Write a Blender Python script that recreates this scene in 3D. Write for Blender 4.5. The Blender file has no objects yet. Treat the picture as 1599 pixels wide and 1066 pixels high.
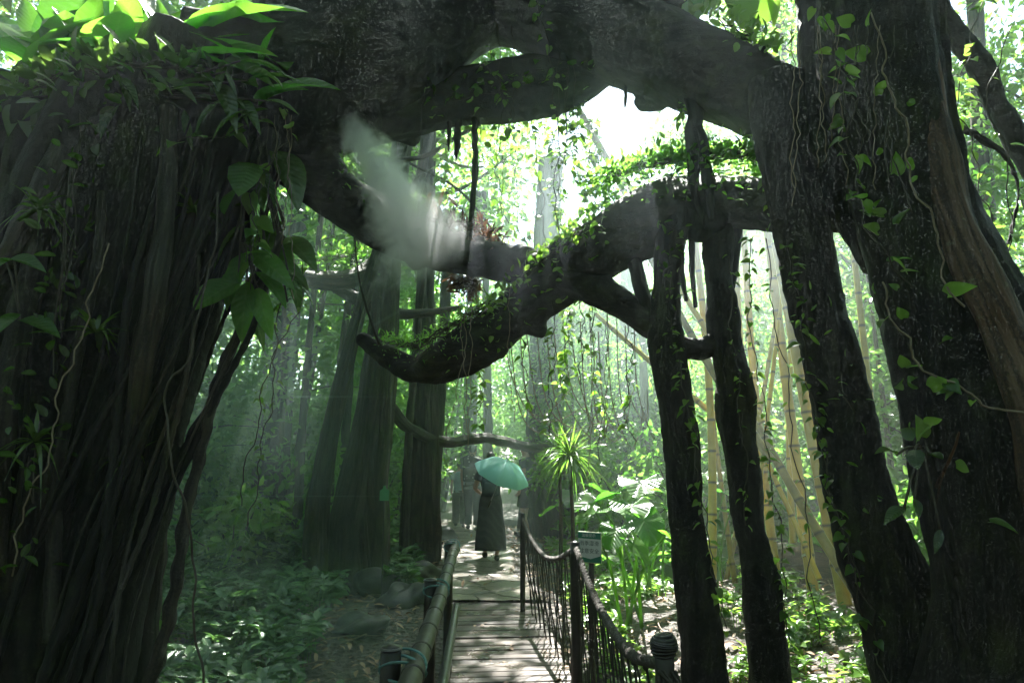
import bpy, math, random
import numpy as np
from mathutils import Vector, Matrix, noise

R = math.radians
rng = np.random.default_rng(11)
random.seed(11)
S = bpy.context.scene
COL = S.collection

# ------------------------------------------------------------------ camera, world, sun, exposure
F = 1066.0
PITCH = R(9.27)
EYE = 1.6
cam_d = bpy.data.cameras.new('camera')
cam_d.sensor_width = 36; cam_d.lens = 24; cam_d.clip_end = 500; cam_d.clip_start = 0.05
cam = bpy.data.objects.new('camera', cam_d); COL.objects.link(cam)
cam.location = (0, 0, EYE); cam.rotation_euler = (R(90) + PITCH, 0, 0)
S.camera = cam

SUN_EL, SUN_AZ = R(55), R(2.5)          # azimuth measured from +Y towards +X
world = bpy.data.worlds.new('World'); S.world = world; world.use_nodes = True
nt = world.node_tree; nt.nodes.clear()
sky = nt.nodes.new('ShaderNodeTexSky'); sky.sky_type = 'NISHITA'; sky.sun_disc = False
sky.sun_elevation = SUN_EL; sky.sun_rotation = SUN_AZ
bg = nt.nodes.new('ShaderNodeBackground'); bg.inputs[1].default_value = 0.06
wo = nt.nodes.new('ShaderNodeOutputWorld')
nt.links.new(sky.outputs[0], bg.inputs[0]); nt.links.new(bg.outputs[0], wo.inputs[0])

sun_d = bpy.data.lights.new('sun', 'SUN'); sun_d.energy = 5.0; sun_d.angle = R(0.5); sun_d.color = (1, 0.98, 0.93)
sun = bpy.data.objects.new('sun', sun_d); COL.objects.link(sun)
to_sun = Vector((math.sin(SUN_AZ) * math.cos(SUN_EL), math.cos(SUN_AZ) * math.cos(SUN_EL), math.sin(SUN_EL)))
sun.rotation_euler = (-to_sun).to_track_quat('-Z', 'Y').to_euler()

S.view_settings.view_transform = 'Standard'; S.view_settings.look = 'None'
S.view_settings.exposure = 2.95; S.view_settings.gamma = 1.0; S.view_settings.use_curve_mapping = False
S.render.engine = 'CYCLES'
cy = S.cycles
cy.use_denoising = True; cy.use_adaptive_sampling = True; cy.adaptive_threshold = 0.02
cy.max_bounces = 7; cy.diffuse_bounces = 3; cy.glossy_bounces = 2; cy.transmission_bounces = 4; cy.volume_bounces = 5
cy.transparent_max_bounces = 6; cy.caustics_reflective = False; cy.caustics_refractive = False
cy.sample_clamp_indirect = 4.0; cy.sample_clamp_direct = 0
cy.volume_step_rate = 1.0; cy.volume_max_steps = 128

# ------------------------------------------------------------------ geometry helpers
CT, ST = math.cos(PITCH), math.sin(PITCH)
def P(px, py, Y):
    """Point seen at photo pixel px,py lying Y metres ahead of the camera."""
    u = (px - 799.5) / F; v = (533 - py) / F
    d = np.array([u, CT - v * ST, ST + v * CT]); d = d * (Y / d[1])
    return np.array([d[0], Y, EYE + d[2]])
def W(npx, Y): return npx / F * Y
AX = -0.0856                                              # the footbridge runs along x = AX * y
def smooth(a, b, t):
    t = np.clip((t - a) / (b - a), 0, 1); return t * t * (3 - 2 * t)
def ground_h(x, y):
    x = np.asarray(x, float); y = np.asarray(y, float)
    l = x - AX * y
    walk = smooth(0.7, 0.0, np.maximum(-l - 0.1, l - 1.0))            # 1 on the path itself
    h = -0.03 + 0.05 * np.sin(x * 1.7 + 0.6 * y) * np.cos(y * 1.1 - x * .4) + 0.03 * np.sin(3.1 * x + 1.3) * np.sin(2.7 * y)
    gul = smooth(7.8, 5.5, y)
    h = h - gul * (0.45 * smooth(4.5, 1.0, np.abs(l - 0.3)))
    h = h + smooth(1.8, 7.5, -l) * smooth(4.0, 11.0, y) * 2.0
    h = h + smooth(3.0, 9.0, l) * smooth(6.0, 14.0, y) * 0.9
    h = h + smooth(14, 40, np.hypot(x, y)) * 1.5 * (1 - walk)
    flat = walk * smooth(7.0, 7.9, y)
    return h * (1 - flat) + flat * (-0.0)
def gh(x, y): return float(ground_h(x, y))
def onground(px, py, zoff=0.0):
    """Where the ray of a pixel meets the terrain."""
    u = (px - 799.5) / F; v = (533 - py) / F
    d = np.array([u, CT - v * ST, ST + v * CT])
    t = 1.0
    for _ in range(4000):
        p = d * t; 
        if EYE + p[2] < gh(p[0], p[1]): break
        t += 0.02
    return np.array([p[0], p[1], gh(p[0], p[1]) + zoff])

class MB:
    """Collects vertices and faces; build() links them as one mesh object."""
    def __init__(s): s.v = []; s.uv = []; s.t = []; s.q = []; s.tr = []; s.qm = []; s.tm = []; s.n = 0
    def add(s, v, quads=None, tris=None, uv=None, tint=0.5, mi=0):
        v = np.asarray(v, float).reshape(-1, 3); k = len(v)
        s.v.append(v); s.uv.append(np.zeros((k, 2)) if uv is None else np.asarray(uv, float))
        s.t.append(np.full(k, tint, float) if np.isscalar(tint) else np.asarray(tint, float))
        if quads is not None and len(quads):
            q = np.asarray(quads, int).reshape(-1, 4) + s.n; s.q.append(q); s.qm.append(np.full(len(q), mi))
        if tris is not None and len(tris):
            t = np.asarray(tris, int).reshape(-1, 3) + s.n; s.tr.append(t); s.tm.append(np.full(len(t), mi))
        s.n += k; return s
    def mesh(s, name, mats, origin, smooth_=True):
        v = np.concatenate(s.v) - np.asarray(origin, float)
        q = np.concatenate(s.q) if s.q else np.zeros((0, 4), int)
        t = np.concatenate(s.tr) if s.tr else np.zeros((0, 3), int)
        me = bpy.data.meshes.new(name)
        me.vertices.add(len(v)); me.vertices.foreach_set('co', v.astype(np.float32).ravel())
        lv = np.concatenate([q.ravel(), t.ravel()]).astype(np.int32)
        me.loops.add(len(lv)); me.loops.foreach_set('vertex_index', lv)
        nq, n3 = len(q), len(t)
        st = np.concatenate([np.arange(nq) * 4, nq * 4 + np.arange(n3) * 3]).astype(np.int32)
        me.polygons.add(nq + n3); me.polygons.foreach_set('loop_start', st)
        me.polygons.foreach_set('use_smooth', np.full(nq + n3, smooth_))
        mi = np.concatenate((s.qm or [np.zeros(0)]) + (s.tm or [np.zeros(0)])).astype(np.int32)
        me.polygons.foreach_set('material_index', mi)
        uvl = me.uv_layers.new(name='UVMap')
        uvl.data.foreach_set('uv', np.concatenate(s.uv)[lv].astype(np.float32).ravel())
        at = me.attributes.new('tint', 'FLOAT', 'POINT'); at.data.foreach_set('value', np.concatenate(s.t).astype(np.float32))
        for m in (mats if isinstance(mats, (list, tuple)) else [mats]): me.materials.append(m)
        me.update(calc_edges=True); me.validate()
        return me
    def build(s, name, mats, parent=None, origin=None, smooth_=True):
        if parent is not None: o0 = WL[parent]
        elif origin is not None: o0 = np.asarray(origin, float)
        else:
            v = np.concatenate(s.v); o0 = np.array([(v[:, 0].min() + v[:, 0].max()) / 2, (v[:, 1].min() + v[:, 1].max()) / 2, v[:, 2].min()])
        o = bpy.data.objects.new(name, s.mesh(name, mats, o0, smooth_)); COL.objects.link(o)
        if parent is not None: o.parent = parent
        else: o.location = o0
        WL[o] = o0
        return o
    def fused(s, name, mats, parent, voxel=.02, disp=.03, size=.25):
        """Like build(), with the pieces grown together into one skin and given a knobbly relief."""
        o = s.build(name, mats, parent)
        md = o.modifiers.new('r', 'REMESH'); md.mode = 'VOXEL'; md.voxel_size = voxel; md.use_smooth_shade = True
        sm = o.modifiers.new('s', 'SMOOTH'); sm.iterations = 4; sm.factor = .5
        for k, (d_, sz) in enumerate(((disp, size), (disp * .45, size * .3))):
            tx = bpy.data.textures.new('relief', 'CLOUDS'); tx.noise_scale = sz; tx.noise_depth = 3
            dm = o.modifiers.new('d', 'DISPLACE'); dm.texture = tx; dm.strength = d_; dm.mid_level = .5; dm.texture_coords = 'LOCAL'
        bpy.context.view_layer.update()
        me = bpy.data.meshes.new_from_object(o.evaluated_get(bpy.context.evaluated_depsgraph_get()))
        o.modifiers.clear(); o.data = me; me.name = name
        return o
WL = {}
def tag(o, label=None, cat=None, group=None, kind=None):
    for k, v in (('label', label), ('category', cat), ('group', group), ('kind', kind)):
        if v: o[k] = v
    return o
def thing(name, label, cat, loc, group=None):
    o = bpy.data.objects.new(name, None); COL.objects.link(o); o.location = tuple(loc); o.empty_display_size = 0.2
    WL[o] = np.asarray(loc, float)
    return tag(o, label, cat, group)
def copy_tree(o, parent=None):
    c = o.copy(); COL.objects.link(c)
    if parent is not None: c.parent = parent
    for ch in list(o.children):
        copy_tree(ch, c)
    return c

def unit(a): return a / (np.linalg.norm(a, axis=-1, keepdims=True) + 1e-9)
def spline(pts, n):
    """Catmull-Rom through pts (k x d), n samples roughly even in length."""
    p = np.asarray(pts, float)
    if len(p) == 2: return p[0] + (p[1] - p[0]) * np.linspace(0, 1, n)[:, None]
    pp = np.vstack([2 * p[0] - p[1], p, 2 * p[-1] - p[-2]])
    out = []
    for i in range(1, len(pp) - 2):
        t = np.linspace(0, 1, 24, endpoint=False)[:, None]
        a, b, c, d = pp[i - 1], pp[i], pp[i + 1], pp[i + 2]
        out.append(0.5 * (2 * b + (c - a) * t + (2 * a - 5 * b + 4 * c - d) * t ** 2 + (3 * b - a - 3 * c + d) * t ** 3))
    out.append(p[-1:]); c = np.vstack(out)
    L = np.concatenate([[0], np.cumsum(np.linalg.norm(np.diff(c[:, :3], axis=0), axis=1))])
    s = np.linspace(0, L[-1], n)
    return np.stack([np.interp(s, L, c[:, k]) for k in range(c.shape[1])], 1)

def tube(mb, pts, rad, seg=10, n=None, flute=0.0, lump=0.0, cap=True, tint=0.5, mi=0, seed=None, sq=1.0):
    """A tapering limb through pts. flute: lengthwise ridges; lump: swellings along it."""
    rg = np.random.default_rng(seed if seed is not None else rng.integers(1 << 30))
    pts = np.asarray(pts, float); rad = np.broadcast_to(np.asarray(rad, float), (len(pts),))
    L0 = np.linalg.norm(np.diff(pts, axis=0), axis=1).sum()
    if n is None: n = int(np.clip(L0 / max(rad.mean() * 0.6, 0.01), 6, 90))
    c = spline(np.hstack([pts, rad[:, None]]), n); r = np.maximum(c[:, 3], 1e-4); c = c[:, :3]
    tg = unit(np.gradient(c, axis=0))
    nn = np.zeros_like(c); a = np.array([1.0, 0, 0]) if abs(tg[0][0]) < .9 else np.array([0, 1.0, 0])
    for i in range(n):
        a = a - tg[i] * a.dot(tg[i]); a = a / np.linalg.norm(a); nn[i] = a
    bb = np.cross(tg, nn)
    s = np.concatenate([[0], np.cumsum(np.linalg.norm(np.diff(c, axis=0), axis=1))])
    ph = np.linspace(0, 2 * math.pi, seg + 1)
    m = np.ones((n, seg + 1))
    if flute:
        for k in (3, 4, 5, 7, 9, 12):
            if k * 2 > seg: continue
            m += flute * 1.6 / k ** .75 * np.sin(k * ph[None] + rg.uniform(0, 6.28) + rg.uniform(-1.5, 1.5) * np.sin(s * rg.uniform(.5, 1.6) + rg.uniform(0, 6))[:, None])
    if lump:
        rm = r.mean()
        for k in (0, 1, 1, 2, 3, 5):
            m += lump * .45 * np.sin(k * ph[None] + rg.uniform(0, 6.28) + (s / rm * rg.uniform(.3, 1.5))[:, None] + rg.uniform(0, 6.28)) * (1.2 if k < 2 else .7)
    v = c[:, None] + (np.cos(ph)[None, :, None] * nn[:, None] + sq * np.sin(ph)[None, :, None] * bb[:, None]) * (r[:, None] * m)[..., None]
    v[:, -1] = v[:, 0]
    uv = np.stack(np.broadcast_arrays((ph[None] * r.mean()), s[:, None] + rg.uniform(0, 50)), -1)
    i = np.arange(n - 1)[:, None] * (seg + 1) + np.arange(seg)[None]
    q = np.stack([i, i + 1, i + seg + 2, i + seg + 1], -1).reshape(-1, 4)
    vv = v.reshape(-1, 3); uu = uv.reshape(-1, 2); tr = []
    if cap:
        k = len(vv); e = n - 1
        vv = np.vstack([vv, c[:1] - tg[:1] * r[0] * .25, c[-1:] + tg[-1:] * r[-1] * .3]); uu = np.vstack([uu, uu[:1], uu[-1:]])
        for j in range(seg):
            tr.append((k, j + 1, j)); tr.append((k + 1, e * (seg + 1) + j, e * (seg + 1) + j + 1))
    mb.add(vv, q, tr, uu, tint, mi)
    return c, r
def loft(mb, rings, seg=20, mi=0, fold=0.0, nf=7, cap=True, tint=.5, frame=None, seed=0):
    """rings: (cx, cy, z, rx, ry) stacked upwards."""
    rings = np.asarray(rings, float); n = max(2, len(rings) * 4)
    c = spline(rings[:, [0, 1, 2, 3, 4]], n)
    ph = np.linspace(0, 2 * math.pi, seg, endpoint=False)
    zz = (c[:, 2] - c[:, 2].min()) / max(np.ptp(c[:, 2]), 1e-6)
    m = 1 + fold * (1 - zz)[:, None] * (np.sin(nf * ph[None] + seed + 2 * zz[:, None]) + .6 * np.sin((nf + 4) * ph[None] + seed * 2))
    v = np.stack([c[:, 0:1] + c[:, 3:4] * np.cos(ph) * m, c[:, 1:2] + c[:, 4:5] * np.sin(ph) * m, np.broadcast_to(c[:, 2:3], (n, seg))], -1).reshape(-1, 3)
    i = np.arange(n - 1)[:, None] * seg; j = np.arange(seg)[None]; j2 = (j + 1) % seg
    q = np.stack([i + j, i + j2, i + seg + j2, i + seg + j], -1).reshape(-1, 4)
    tr = []
    if cap:
        k = len(v); v = np.vstack([v, c[0, :3], c[-1, :3]])
        for a in range(seg):
            b = (a + 1) % seg; tr += [(k, b, a), (k + 1, (n - 1) * seg + a, (n - 1) * seg + b)]
    if frame is not None: v = v @ np.asarray(frame)[:3, :3].T + np.asarray(frame)[:3, 3]
    mb.add(v, q, tr, v[:, [0, 2]], tint, mi)
def box(mb, c, sx, sy, sz, ax=(1, 0, 0), ay=(0, 1, 0), bev=.006, mi=0, tint=.5):
    """A bevelled box about centre c with half sizes sx, sy, sz along ax, ay and their cross."""
    ax = unit(np.asarray(ax, float)); ay = unit(np.asarray(ay, float)); az = unit(np.cross(ax, ay)); ay = np.cross(az, ax)
    v = []; b = min(bev, sx * .45, sy * .45, sz * .45)
    X, Y, Z = (sx, sy, sz)
    prof = [(-1, -1), (1, -1), (1, 1), (-1, 1)]
    def ring(z, ins):
        r = []
        for (a, d) in prof:
            p0 = (a * (X - ins - b), d * (Y - ins)); p1 = (a * (X - ins), d * (Y - ins - b))
            if a * d > 0: r += [p1, p0] if True else []
            else: r += [p0, p1]
        return [(x, y, z) for x, y in r]
    rs = [ring(-Z, b), ring(-Z + b, 0), ring(Z - b, 0), ring(Z, b)]
    v = np.array([p for r in rs for p in r])
    # order corners by angle so the faces are clean
    k = 8; q = []
    for r_ in range(4):
        seg = v[r_ * 8:(r_ + 1) * 8]; o = np.argsort(np.arctan2(seg[:, 1] / Y, seg[:, 0] / X)); v[r_ * 8:(r_ + 1) * 8] = seg[o]
    for r_ in range(3):
        for j in range(8): q.append((r_ * 8 + j, r_ * 8 + (j + 1) % 8, r_ * 8 + 8 + (j + 1) % 8, r_ * 8 + 8 + j))
    tr = [(0, j + 1, j) for j in range(1, 7)] + [(24, 24 + j, 25 + j) for j in range(1, 7)]
    w = np.asarray(c, float) + v[:, 0:1] * ax + v[:, 1:2] * ay + v[:, 2:3] * az
    mb.add(w, q, tr, v[:, :2] + v[:, 2:3], tint, mi)
def ball(mb, c, r, seg=12, ringn=8, mi=0, squash=(1, 1, 1), tint=.5, bump=0, seed=0):
    th = np.linspace(0.02, math.pi - .02, ringn); ph = np.linspace(0, 2 * math.pi, seg, endpoint=False)
    d = np.stack([np.sin(th)[:, None] * np.cos(ph), np.sin(th)[:, None] * np.sin(ph), np.broadcast_to(np.cos(th)[:, None], (ringn, seg))], -1)
    m = np.ones((ringn, seg, 1))
    if bump:
        rg = np.random.default_rng(seed)
        for _ in range(10):
            k = rg.normal(size=3) * rg.choice([1.2, 2, 3.5]); m[..., 0] += bump * .35 * np.sin(d @ k + rg.uniform(0, 6))
    v = (np.asarray(c) + d * m * np.asarray(squash) * r).reshape(-1, 3)
    i = np.arange(ringn - 1)[:, None] * seg; j = np.arange(seg)[None]; j2 = (j + 1) % seg
    q = np.stack([i + j, i + seg + j, i + seg + j2, i + j2], -1).reshape(-1, 4)
    mb.add(v, q, None, v[:, :2], tint, mi)

# ---- leaf shapes: x across, y along, z up (unit length)
def leaf_shape(kind):
    if kind == 'far':      # a bent lozenge
        v = [(0, 0, 0), (.26, .45, .05), (0, 1, -.1), (-.26, .45, .05)]; return np.array(v), None, [(0, 1, 2), (0, 2, 3)]
    if kind == 'oval': ys = [0, .12, .38, .68, .9, 1]; ws = [.02, .15, .24, .2, .09, .0]; dr = .22
    elif kind == 'narrow': ys = [0, .15, .4, .7, .9, 1]; ws = [.015, .07, .11, .085, .035, 0]; dr = .3
    elif kind == 'heart': ys = [-.12, .06, .3, .6, .86, 1]; ws = [.2, .36, .38, .25, .1, 0]; dr = .28
    elif kind == 'big': ys = [0, .15, .35, .6, .85, 1]; ws = [.02, .12, .18, .17, .08, 0]; dr = .35
    if kind in ('big', 'heart'):
        yy = spline(np.stack([ys, ws], 1), 10); ys, ws = list(yy[:, 0]), list(np.maximum(yy[:, 1], 0))
    v = []; q = []
    for y, w in zip(ys, ws):
        z = -dr * y * y + .12 * y
        v += [(-w, y + (.12 if kind == 'heart' and y < 0 else 0) * 0, z + w * .35), (0, max(y, 0) if kind == 'heart' else y, z), (w, y, z + w * .35)]
    for i in range(len(ys) - 1):
        a = i * 3; q += [(a, a + 1, a + 4, a + 3), (a + 1, a + 2, a + 5, a + 4)]
    return np.array(v), q, None
SHAPES = {k: leaf_shape(k) for k in ('far', 'oval', 'narrow', 'heart', 'big')}
def leaves(mb, pos, dirs, ups, size, kind='far', tint=None, width=1.0, mi=0):
    """One leaf per row of pos, pointing along dirs, its upper face towards ups."""
    pos = np.asarray(pos, float); n = len(pos)
    if n == 0: return
    y = unit(np.asarray(dirs, float)); x = unit(np.cross(y, np.asarray(ups, float))); z = np.cross(x, y)
    sv, q, t = SHAPES[kind]
    s = np.broadcast_to(np.asarray(size, float), (n,))[:, None, None]
    v = pos[:, None] + s * (sv[None, :, 0:1] * width * x[:, None] + sv[None, :, 1:2] * y[:, None] + sv[None, :, 2:3] * z[:, None])
    k = len(sv); off = (np.arange(n) * k)[:, None, None]
    tint = rng.uniform(0, 1, n) if tint is None else np.broadcast_to(tint, (n,))
    uv = np.broadcast_to(sv[None, :, :2], (n, k, 2)).reshape(-1, 2)
    mb.add(v.reshape(-1, 3), None if q is None else (np.asarray(q)[None] + off).reshape(-1, 4), None if t is None else (np.asarray(t)[None] + off).reshape(-1, 3), uv, np.repeat(tint, k), mi)
def rdir(n, zb=0.0, zs=1.0):
    d = rng.normal(size=(n, 3)); d[:, 2] = d[:, 2] * zs + zb; return unit(d)
def clumps(mb, centers, rad, per, size, kind='far', flat=.7, width=1.0):
    """Leaf clumps: per leaves spread about each centre."""
    centers = np.asarray(centers, float); m = len(centers)
    rad = np.broadcast_to(np.asarray(rad, float), (m,))
    c = np.repeat(centers, per, 0); r = np.repeat(rad, per)
    d = rng.normal(size=(m * per, 3)) * .5; d[:, 2] *= flat
    pos = c + d * r[:, None]
    tint = np.clip(np.repeat(rng.uniform(.15, .85, m), per) + rng.normal(0, .15, m * per), 0, 1)
    out = unit(d + rng.normal(size=d.shape) * .5 + np.array([0, 0, -.25]))
    leaves(mb, pos, out, rdir(m * per, 1.1, .6), rng.uniform(.65, 1.25, m * per) * size, kind, tint, width)

# ------------------------------------------------------------------ materials
def newmat(name):
    m = bpy.data.materials.new(name); m.use_nodes = True; t = m.node_tree; t.nodes.clear()
    out = t.nodes.new('ShaderNodeOutputMaterial')
    return m, t, out
def N(t, kind, **kw):
    n = t.nodes.new(kind)
    for k, v in kw.items():
        if k.startswith('i_'):
            key = k[2:]; n.inputs[int(key) if key.isdigit() else key].default_value = v
        else: setattr(n, k, v)
    return n
def ramp(t, stops):
    n = t.nodes.new('ShaderNodeValToRGB'); e = n.color_ramp.elements
    while len(e) < len(stops): e.new(.5)
    for el, (p, c) in zip(e, stops): el.position = p; el.color = (*c, 1) if len(c) == 3 else c
    return n
def bark(name, dark, light, moss=(.035, .05, .015), moss_amt=.35, rough=.5, fibre=(26, 2.2), bump=.5, along=None):
    m, t, out = newmat(name); L = t.links.new
    uv = N(t, 'ShaderNodeUVMap' if along is None else 'ShaderNodeNewGeometry'); mp = N(t, 'ShaderNodeMapping'); mp.inputs['Scale'].default_value = (fibre[0], fibre[1], 1) if along is None else along
    L(uv.outputs[0], mp.inputs[0])
    n1 = N(t, 'ShaderNodeTexNoise', i_Scale=1.0, i_Detail=7.0, i_Roughness=.65); L(mp.outputs[0], n1.inputs['Vector'])
    geo = N(t, 'ShaderNodeNewGeometry'); n2 = N(t, 'ShaderNodeTexNoise', i_Scale=2.3, i_Detail=5.0, i_Roughness=.6); L(geo.outputs['Position'], n2.inputs['Vector'])
    n3 = N(t, 'ShaderNodeTexNoise', i_Scale=60.0, i_Detail=6.0, i_Roughness=.7); L(geo.outputs['Position'], n3.inputs['Vector'])
    r1 = ramp(t, [(.3, dark), (.7, light)]); L(n1.outputs[0], r1.inputs[0])
    rm = ramp(t, [(.62 - moss_amt * .4, (0, 0, 0)), (.82 - moss_amt * .4, (1, 1, 1))]); L(n2.outputs[0], rm.inputs[0])
    mx = N(t, 'ShaderNodeMix', data_type='RGBA'); mx.inputs[7].default_value = (*moss, 1)
    L(rm.outputs[0], mx.inputs[0]); L(r1.outputs[0], mx.inputs[6])
    # brown weathering, lichen blotches, fissures
    n4 = N(t, 'ShaderNodeTexNoise', i_Scale=1.1, i_Detail=4.0); L(geo.outputs['Position'], n4.inputs['Vector'])
    rb = ramp(t, [(.42, (0, 0, 0)), (.62, (.75, .75, .75))]); L(n4.outputs[0], rb.inputs[0])
    br_ = N(t, 'ShaderNodeMix', data_type='RGBA', blend_type='MULTIPLY'); br_.inputs[7].default_value = (1.25, .85, .55, 1); L(rb.outputs[0], br_.inputs[0]); L(mx.outputs[2], br_.inputs[6])
    n5 = N(t, 'ShaderNodeTexNoise', i_Scale=7.0, i_Detail=8.0, i_Roughness=.75); L(geo.outputs['Position'], n5.inputs['Vector'])
    rl = ramp(t, [(.6, (0, 0, 0)), (.68, (.8, .8, .8))]); L(n5.outputs[0], rl.inputs[0])
    li = N(t, 'ShaderNodeMix', data_type='RGBA'); li.inputs[7].default_value = (*[min(.2, c * 2.1 + .01) for c in light], 1); L(rl.outputs[0], li.inputs[0]); L(br_.outputs[2], li.inputs[6])
    vo = N(t, 'ShaderNodeTexVoronoi', i_Scale=.55, feature='DISTANCE_TO_EDGE'); nd = N(t, 'ShaderNodeVectorMath', operation='MULTIPLY_ADD'); nd.inputs[1].default_value = (1.2, 1.2, 1.2); L(n3.outputs['Color'], nd.inputs[0]); L(mp.outputs[0], nd.inputs[2]); L(nd.outputs[0], vo.inputs['Vector'])
    rc = ramp(t, [(.0, (.25, .25, .25)), (.14, (1, 1, 1))]); L(vo.outputs['Distance'], rc.inputs[0])
    cr = N(t, 'ShaderNodeMix', data_type='RGBA', blend_type='MULTIPLY'); cr.inputs[0].default_value = 1.0; L(li.outputs[2], cr.inputs[6]); L(rc.outputs[0], cr.inputs[7])
    b = N(t, 'ShaderNodeBsdfPrincipled'); b.inputs['Specular IOR Level'].default_value = .28; L(cr.outputs[2], b.inputs['Base Color'])
    rr = ramp(t, [(.3, (rough - .14,) * 3), (.7, (min(1, rough + .25),) * 3)]); L(n2.outputs[0], rr.inputs[0]); L(rr.outputs[0], b.inputs['Roughness'])
    ad = N(t, 'ShaderNodeMath', operation='MULTIPLY_ADD'); ad.inputs[1].default_value = .35; L(n3.outputs[0], ad.inputs[0]); L(n1.outputs[0], ad.inputs[2])
    a2 = N(t, 'ShaderNodeMath', operation='MULTIPLY_ADD'); a2.inputs[1].default_value = .3; L(rc.outputs[0], a2.inputs[0]); L(ad.outputs[0], a2.inputs[2])
    a3 = N(t, 'ShaderNodeMath', operation='MULTIPLY_ADD'); a3.inputs[1].default_value = .35; L(n5.outputs[0], a3.inputs[0]); L(a2.outputs[0], a3.inputs[2])
    bp = N(t, 'ShaderNodeBump', i_Strength=bump, i_Distance=.045); L(a3.outputs[0], bp.inputs['Height']); L(bp.outputs[0], b.inputs['Normal'])
    L(b.outputs[0], out.inputs[0]); return m
def leafmat(name, a, b_, ta, tb, rough=.35, trans=.5, rib=0.0, spec=.5):
    """a..b_: leaf colour; ta..tb: colour of the light coming through; per-leaf variation by the tint attribute."""
    m, t, out = newmat(name); L = t.links.new
    at = N(t, 'ShaderNodeAttribute', attribute_name='tint')
    c1 = ramp(t, [(0, a), (1, b_)]); L(at.outputs['Fac'], c1.inputs[0])
    c2 = ramp(t, [(0, ta), (1, tb)]); L(at.outputs['Fac'], c2.inputs[0])
    p = N(t, 'ShaderNodeBsdfPrincipled', i_Roughness=rough); p.inputs['Specular IOR Level'].default_value = spec
    tr = N(t, 'ShaderNodeBsdfTranslucent'); mx = N(t, 'ShaderNodeMixShader'); mx.inputs[0].default_value = trans
    if rib:
        uv = N(t, 'ShaderNodeUVMap'); sx = N(t, 'ShaderNodeSeparateXYZ'); L(uv.outputs[0], sx.inputs[0])
        ab = N(t, 'ShaderNodeMath', operation='ABSOLUTE'); L(sx.outputs[0], ab.inputs[0])
        # side veins: bands of y - |x|
        sb = N(t, 'ShaderNodeMath', operation='SUBTRACT'); L(sx.outputs[1], sb.inputs[0]); L(ab.outputs[0], sb.inputs[1])
        ml = N(t, 'ShaderNodeMath', operation='MULTIPLY'); ml.inputs[1].default_value = 60; L(sb.outputs[0], ml.inputs[0])
        sn = N(t, 'ShaderNodeMath', operation='SINE'); L(ml.outputs[0], sn.inputs[0])
        rr = ramp(t, [(0.004, (1, 1, 1)), (.022, (0, 0, 0))]); L(ab.outputs[0], rr.inputs[0])
        rs = ramp(t, [(.9, (0, 0, 0)), (1, (.35, .35, .35))]); L(sn.outputs[0], rs.inputs[0])
        mxm = N(t, 'ShaderNodeMath', operation='MAXIMUM'); L(rr.outputs[0], mxm.inputs[0]); L(rs.outputs[0], mxm.inputs[1])
        fm = N(t, 'ShaderNodeMath', operation='MULTIPLY'); fm.inputs[1].default_value = rib; L(mxm.outputs[0], fm.inputs[0])
        mc = N(t, 'ShaderNodeMix', data_type='RGBA'); mc.inputs[7].default_value = (.16, .22, .07, 1)
        L(fm.outputs[0], mc.inputs[0]); L(c1.outputs[0], mc.inputs[6])
        g = N(t, 'ShaderNodeNewGeometry'); nz = N(t, 'ShaderNodeTexNoise', i_Scale=26.0, i_Detail=5.0, i_Roughness=.7); L(g.outputs['Position'], nz.inputs['Vector'])
        rz = ramp(t, [(.35, (.6, .62, .55)), (.6, (1.1, 1.1, 1.0))]); L(nz.outputs[0], rz.inputs[0]); mm = N(t, 'ShaderNodeMix', data_type='RGBA', blend_type='MULTIPLY'); mm.inputs[0].default_value = 1; L(mc.outputs[2], mm.inputs[6]); L(rz.outputs[0], mm.inputs[7])
        rw = ramp(t, [(.66, (0, 0, 0)), (.72, (.8, .8, .8))]); L(nz.outputs[0], rw.inputs[0]); mw = N(t, 'ShaderNodeMix', data_type='RGBA'); mw.inputs[7].default_value = (.12, .08, .03, 1); L(rw.outputs[0], mw.inputs[0]); L(mm.outputs[2], mw.inputs[6]); L(mw.outputs[2], p.inputs['Base Color'])
        bp = N(t, 'ShaderNodeBump', i_Strength=.3, i_Distance=.01); L(sn.outputs[0], bp.inputs['Height']); L(bp.outputs[0], p.inputs['Normal'])
    else: L(c1.outputs[0], p.inputs['Base Color'])
    L(c2.outputs[0], tr.inputs[0]); L(p.outputs[0], mx.inputs[1]); L(tr.outputs[0], mx.inputs[2]); L(mx.outputs[0], out.inputs[0])
    return m
def plain(name, col, rough=.5, var=.25, scale=20, bump=.1, metal=0, spec=.5):
    m, t, out = newmat(name); L = t.links.new
    tc = N(t, 'ShaderNodeTexCoord'); n = N(t, 'ShaderNodeTexNoise', i_Scale=float(scale), i_Detail=5.0); L(tc.outputs['Object'], n.inputs['Vector'])
    lo = tuple(c * (1 - var) for c in col); hi = tuple(min(1, c * (1 + var)) for c in col)
    r = ramp(t, [(.3, lo), (.7, hi)]); L(n.outputs[0], r.inputs[0])
    b = N(t, 'ShaderNodeBsdfPrincipled', i_Roughness=rough, i_Metallic=float(metal)); b.inputs['Specular IOR Level'].default_value = spec; L(r.outputs[0], b.inputs['Base Color'])
    bp = N(t, 'ShaderNodeBump', i_Strength=bump, i_Distance=.01); L(n.outputs[0], bp.inputs['Height']); L(bp.outputs[0], b.inputs['Normal'])
    L(b.outputs[0], out.inputs[0]); return m

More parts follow.
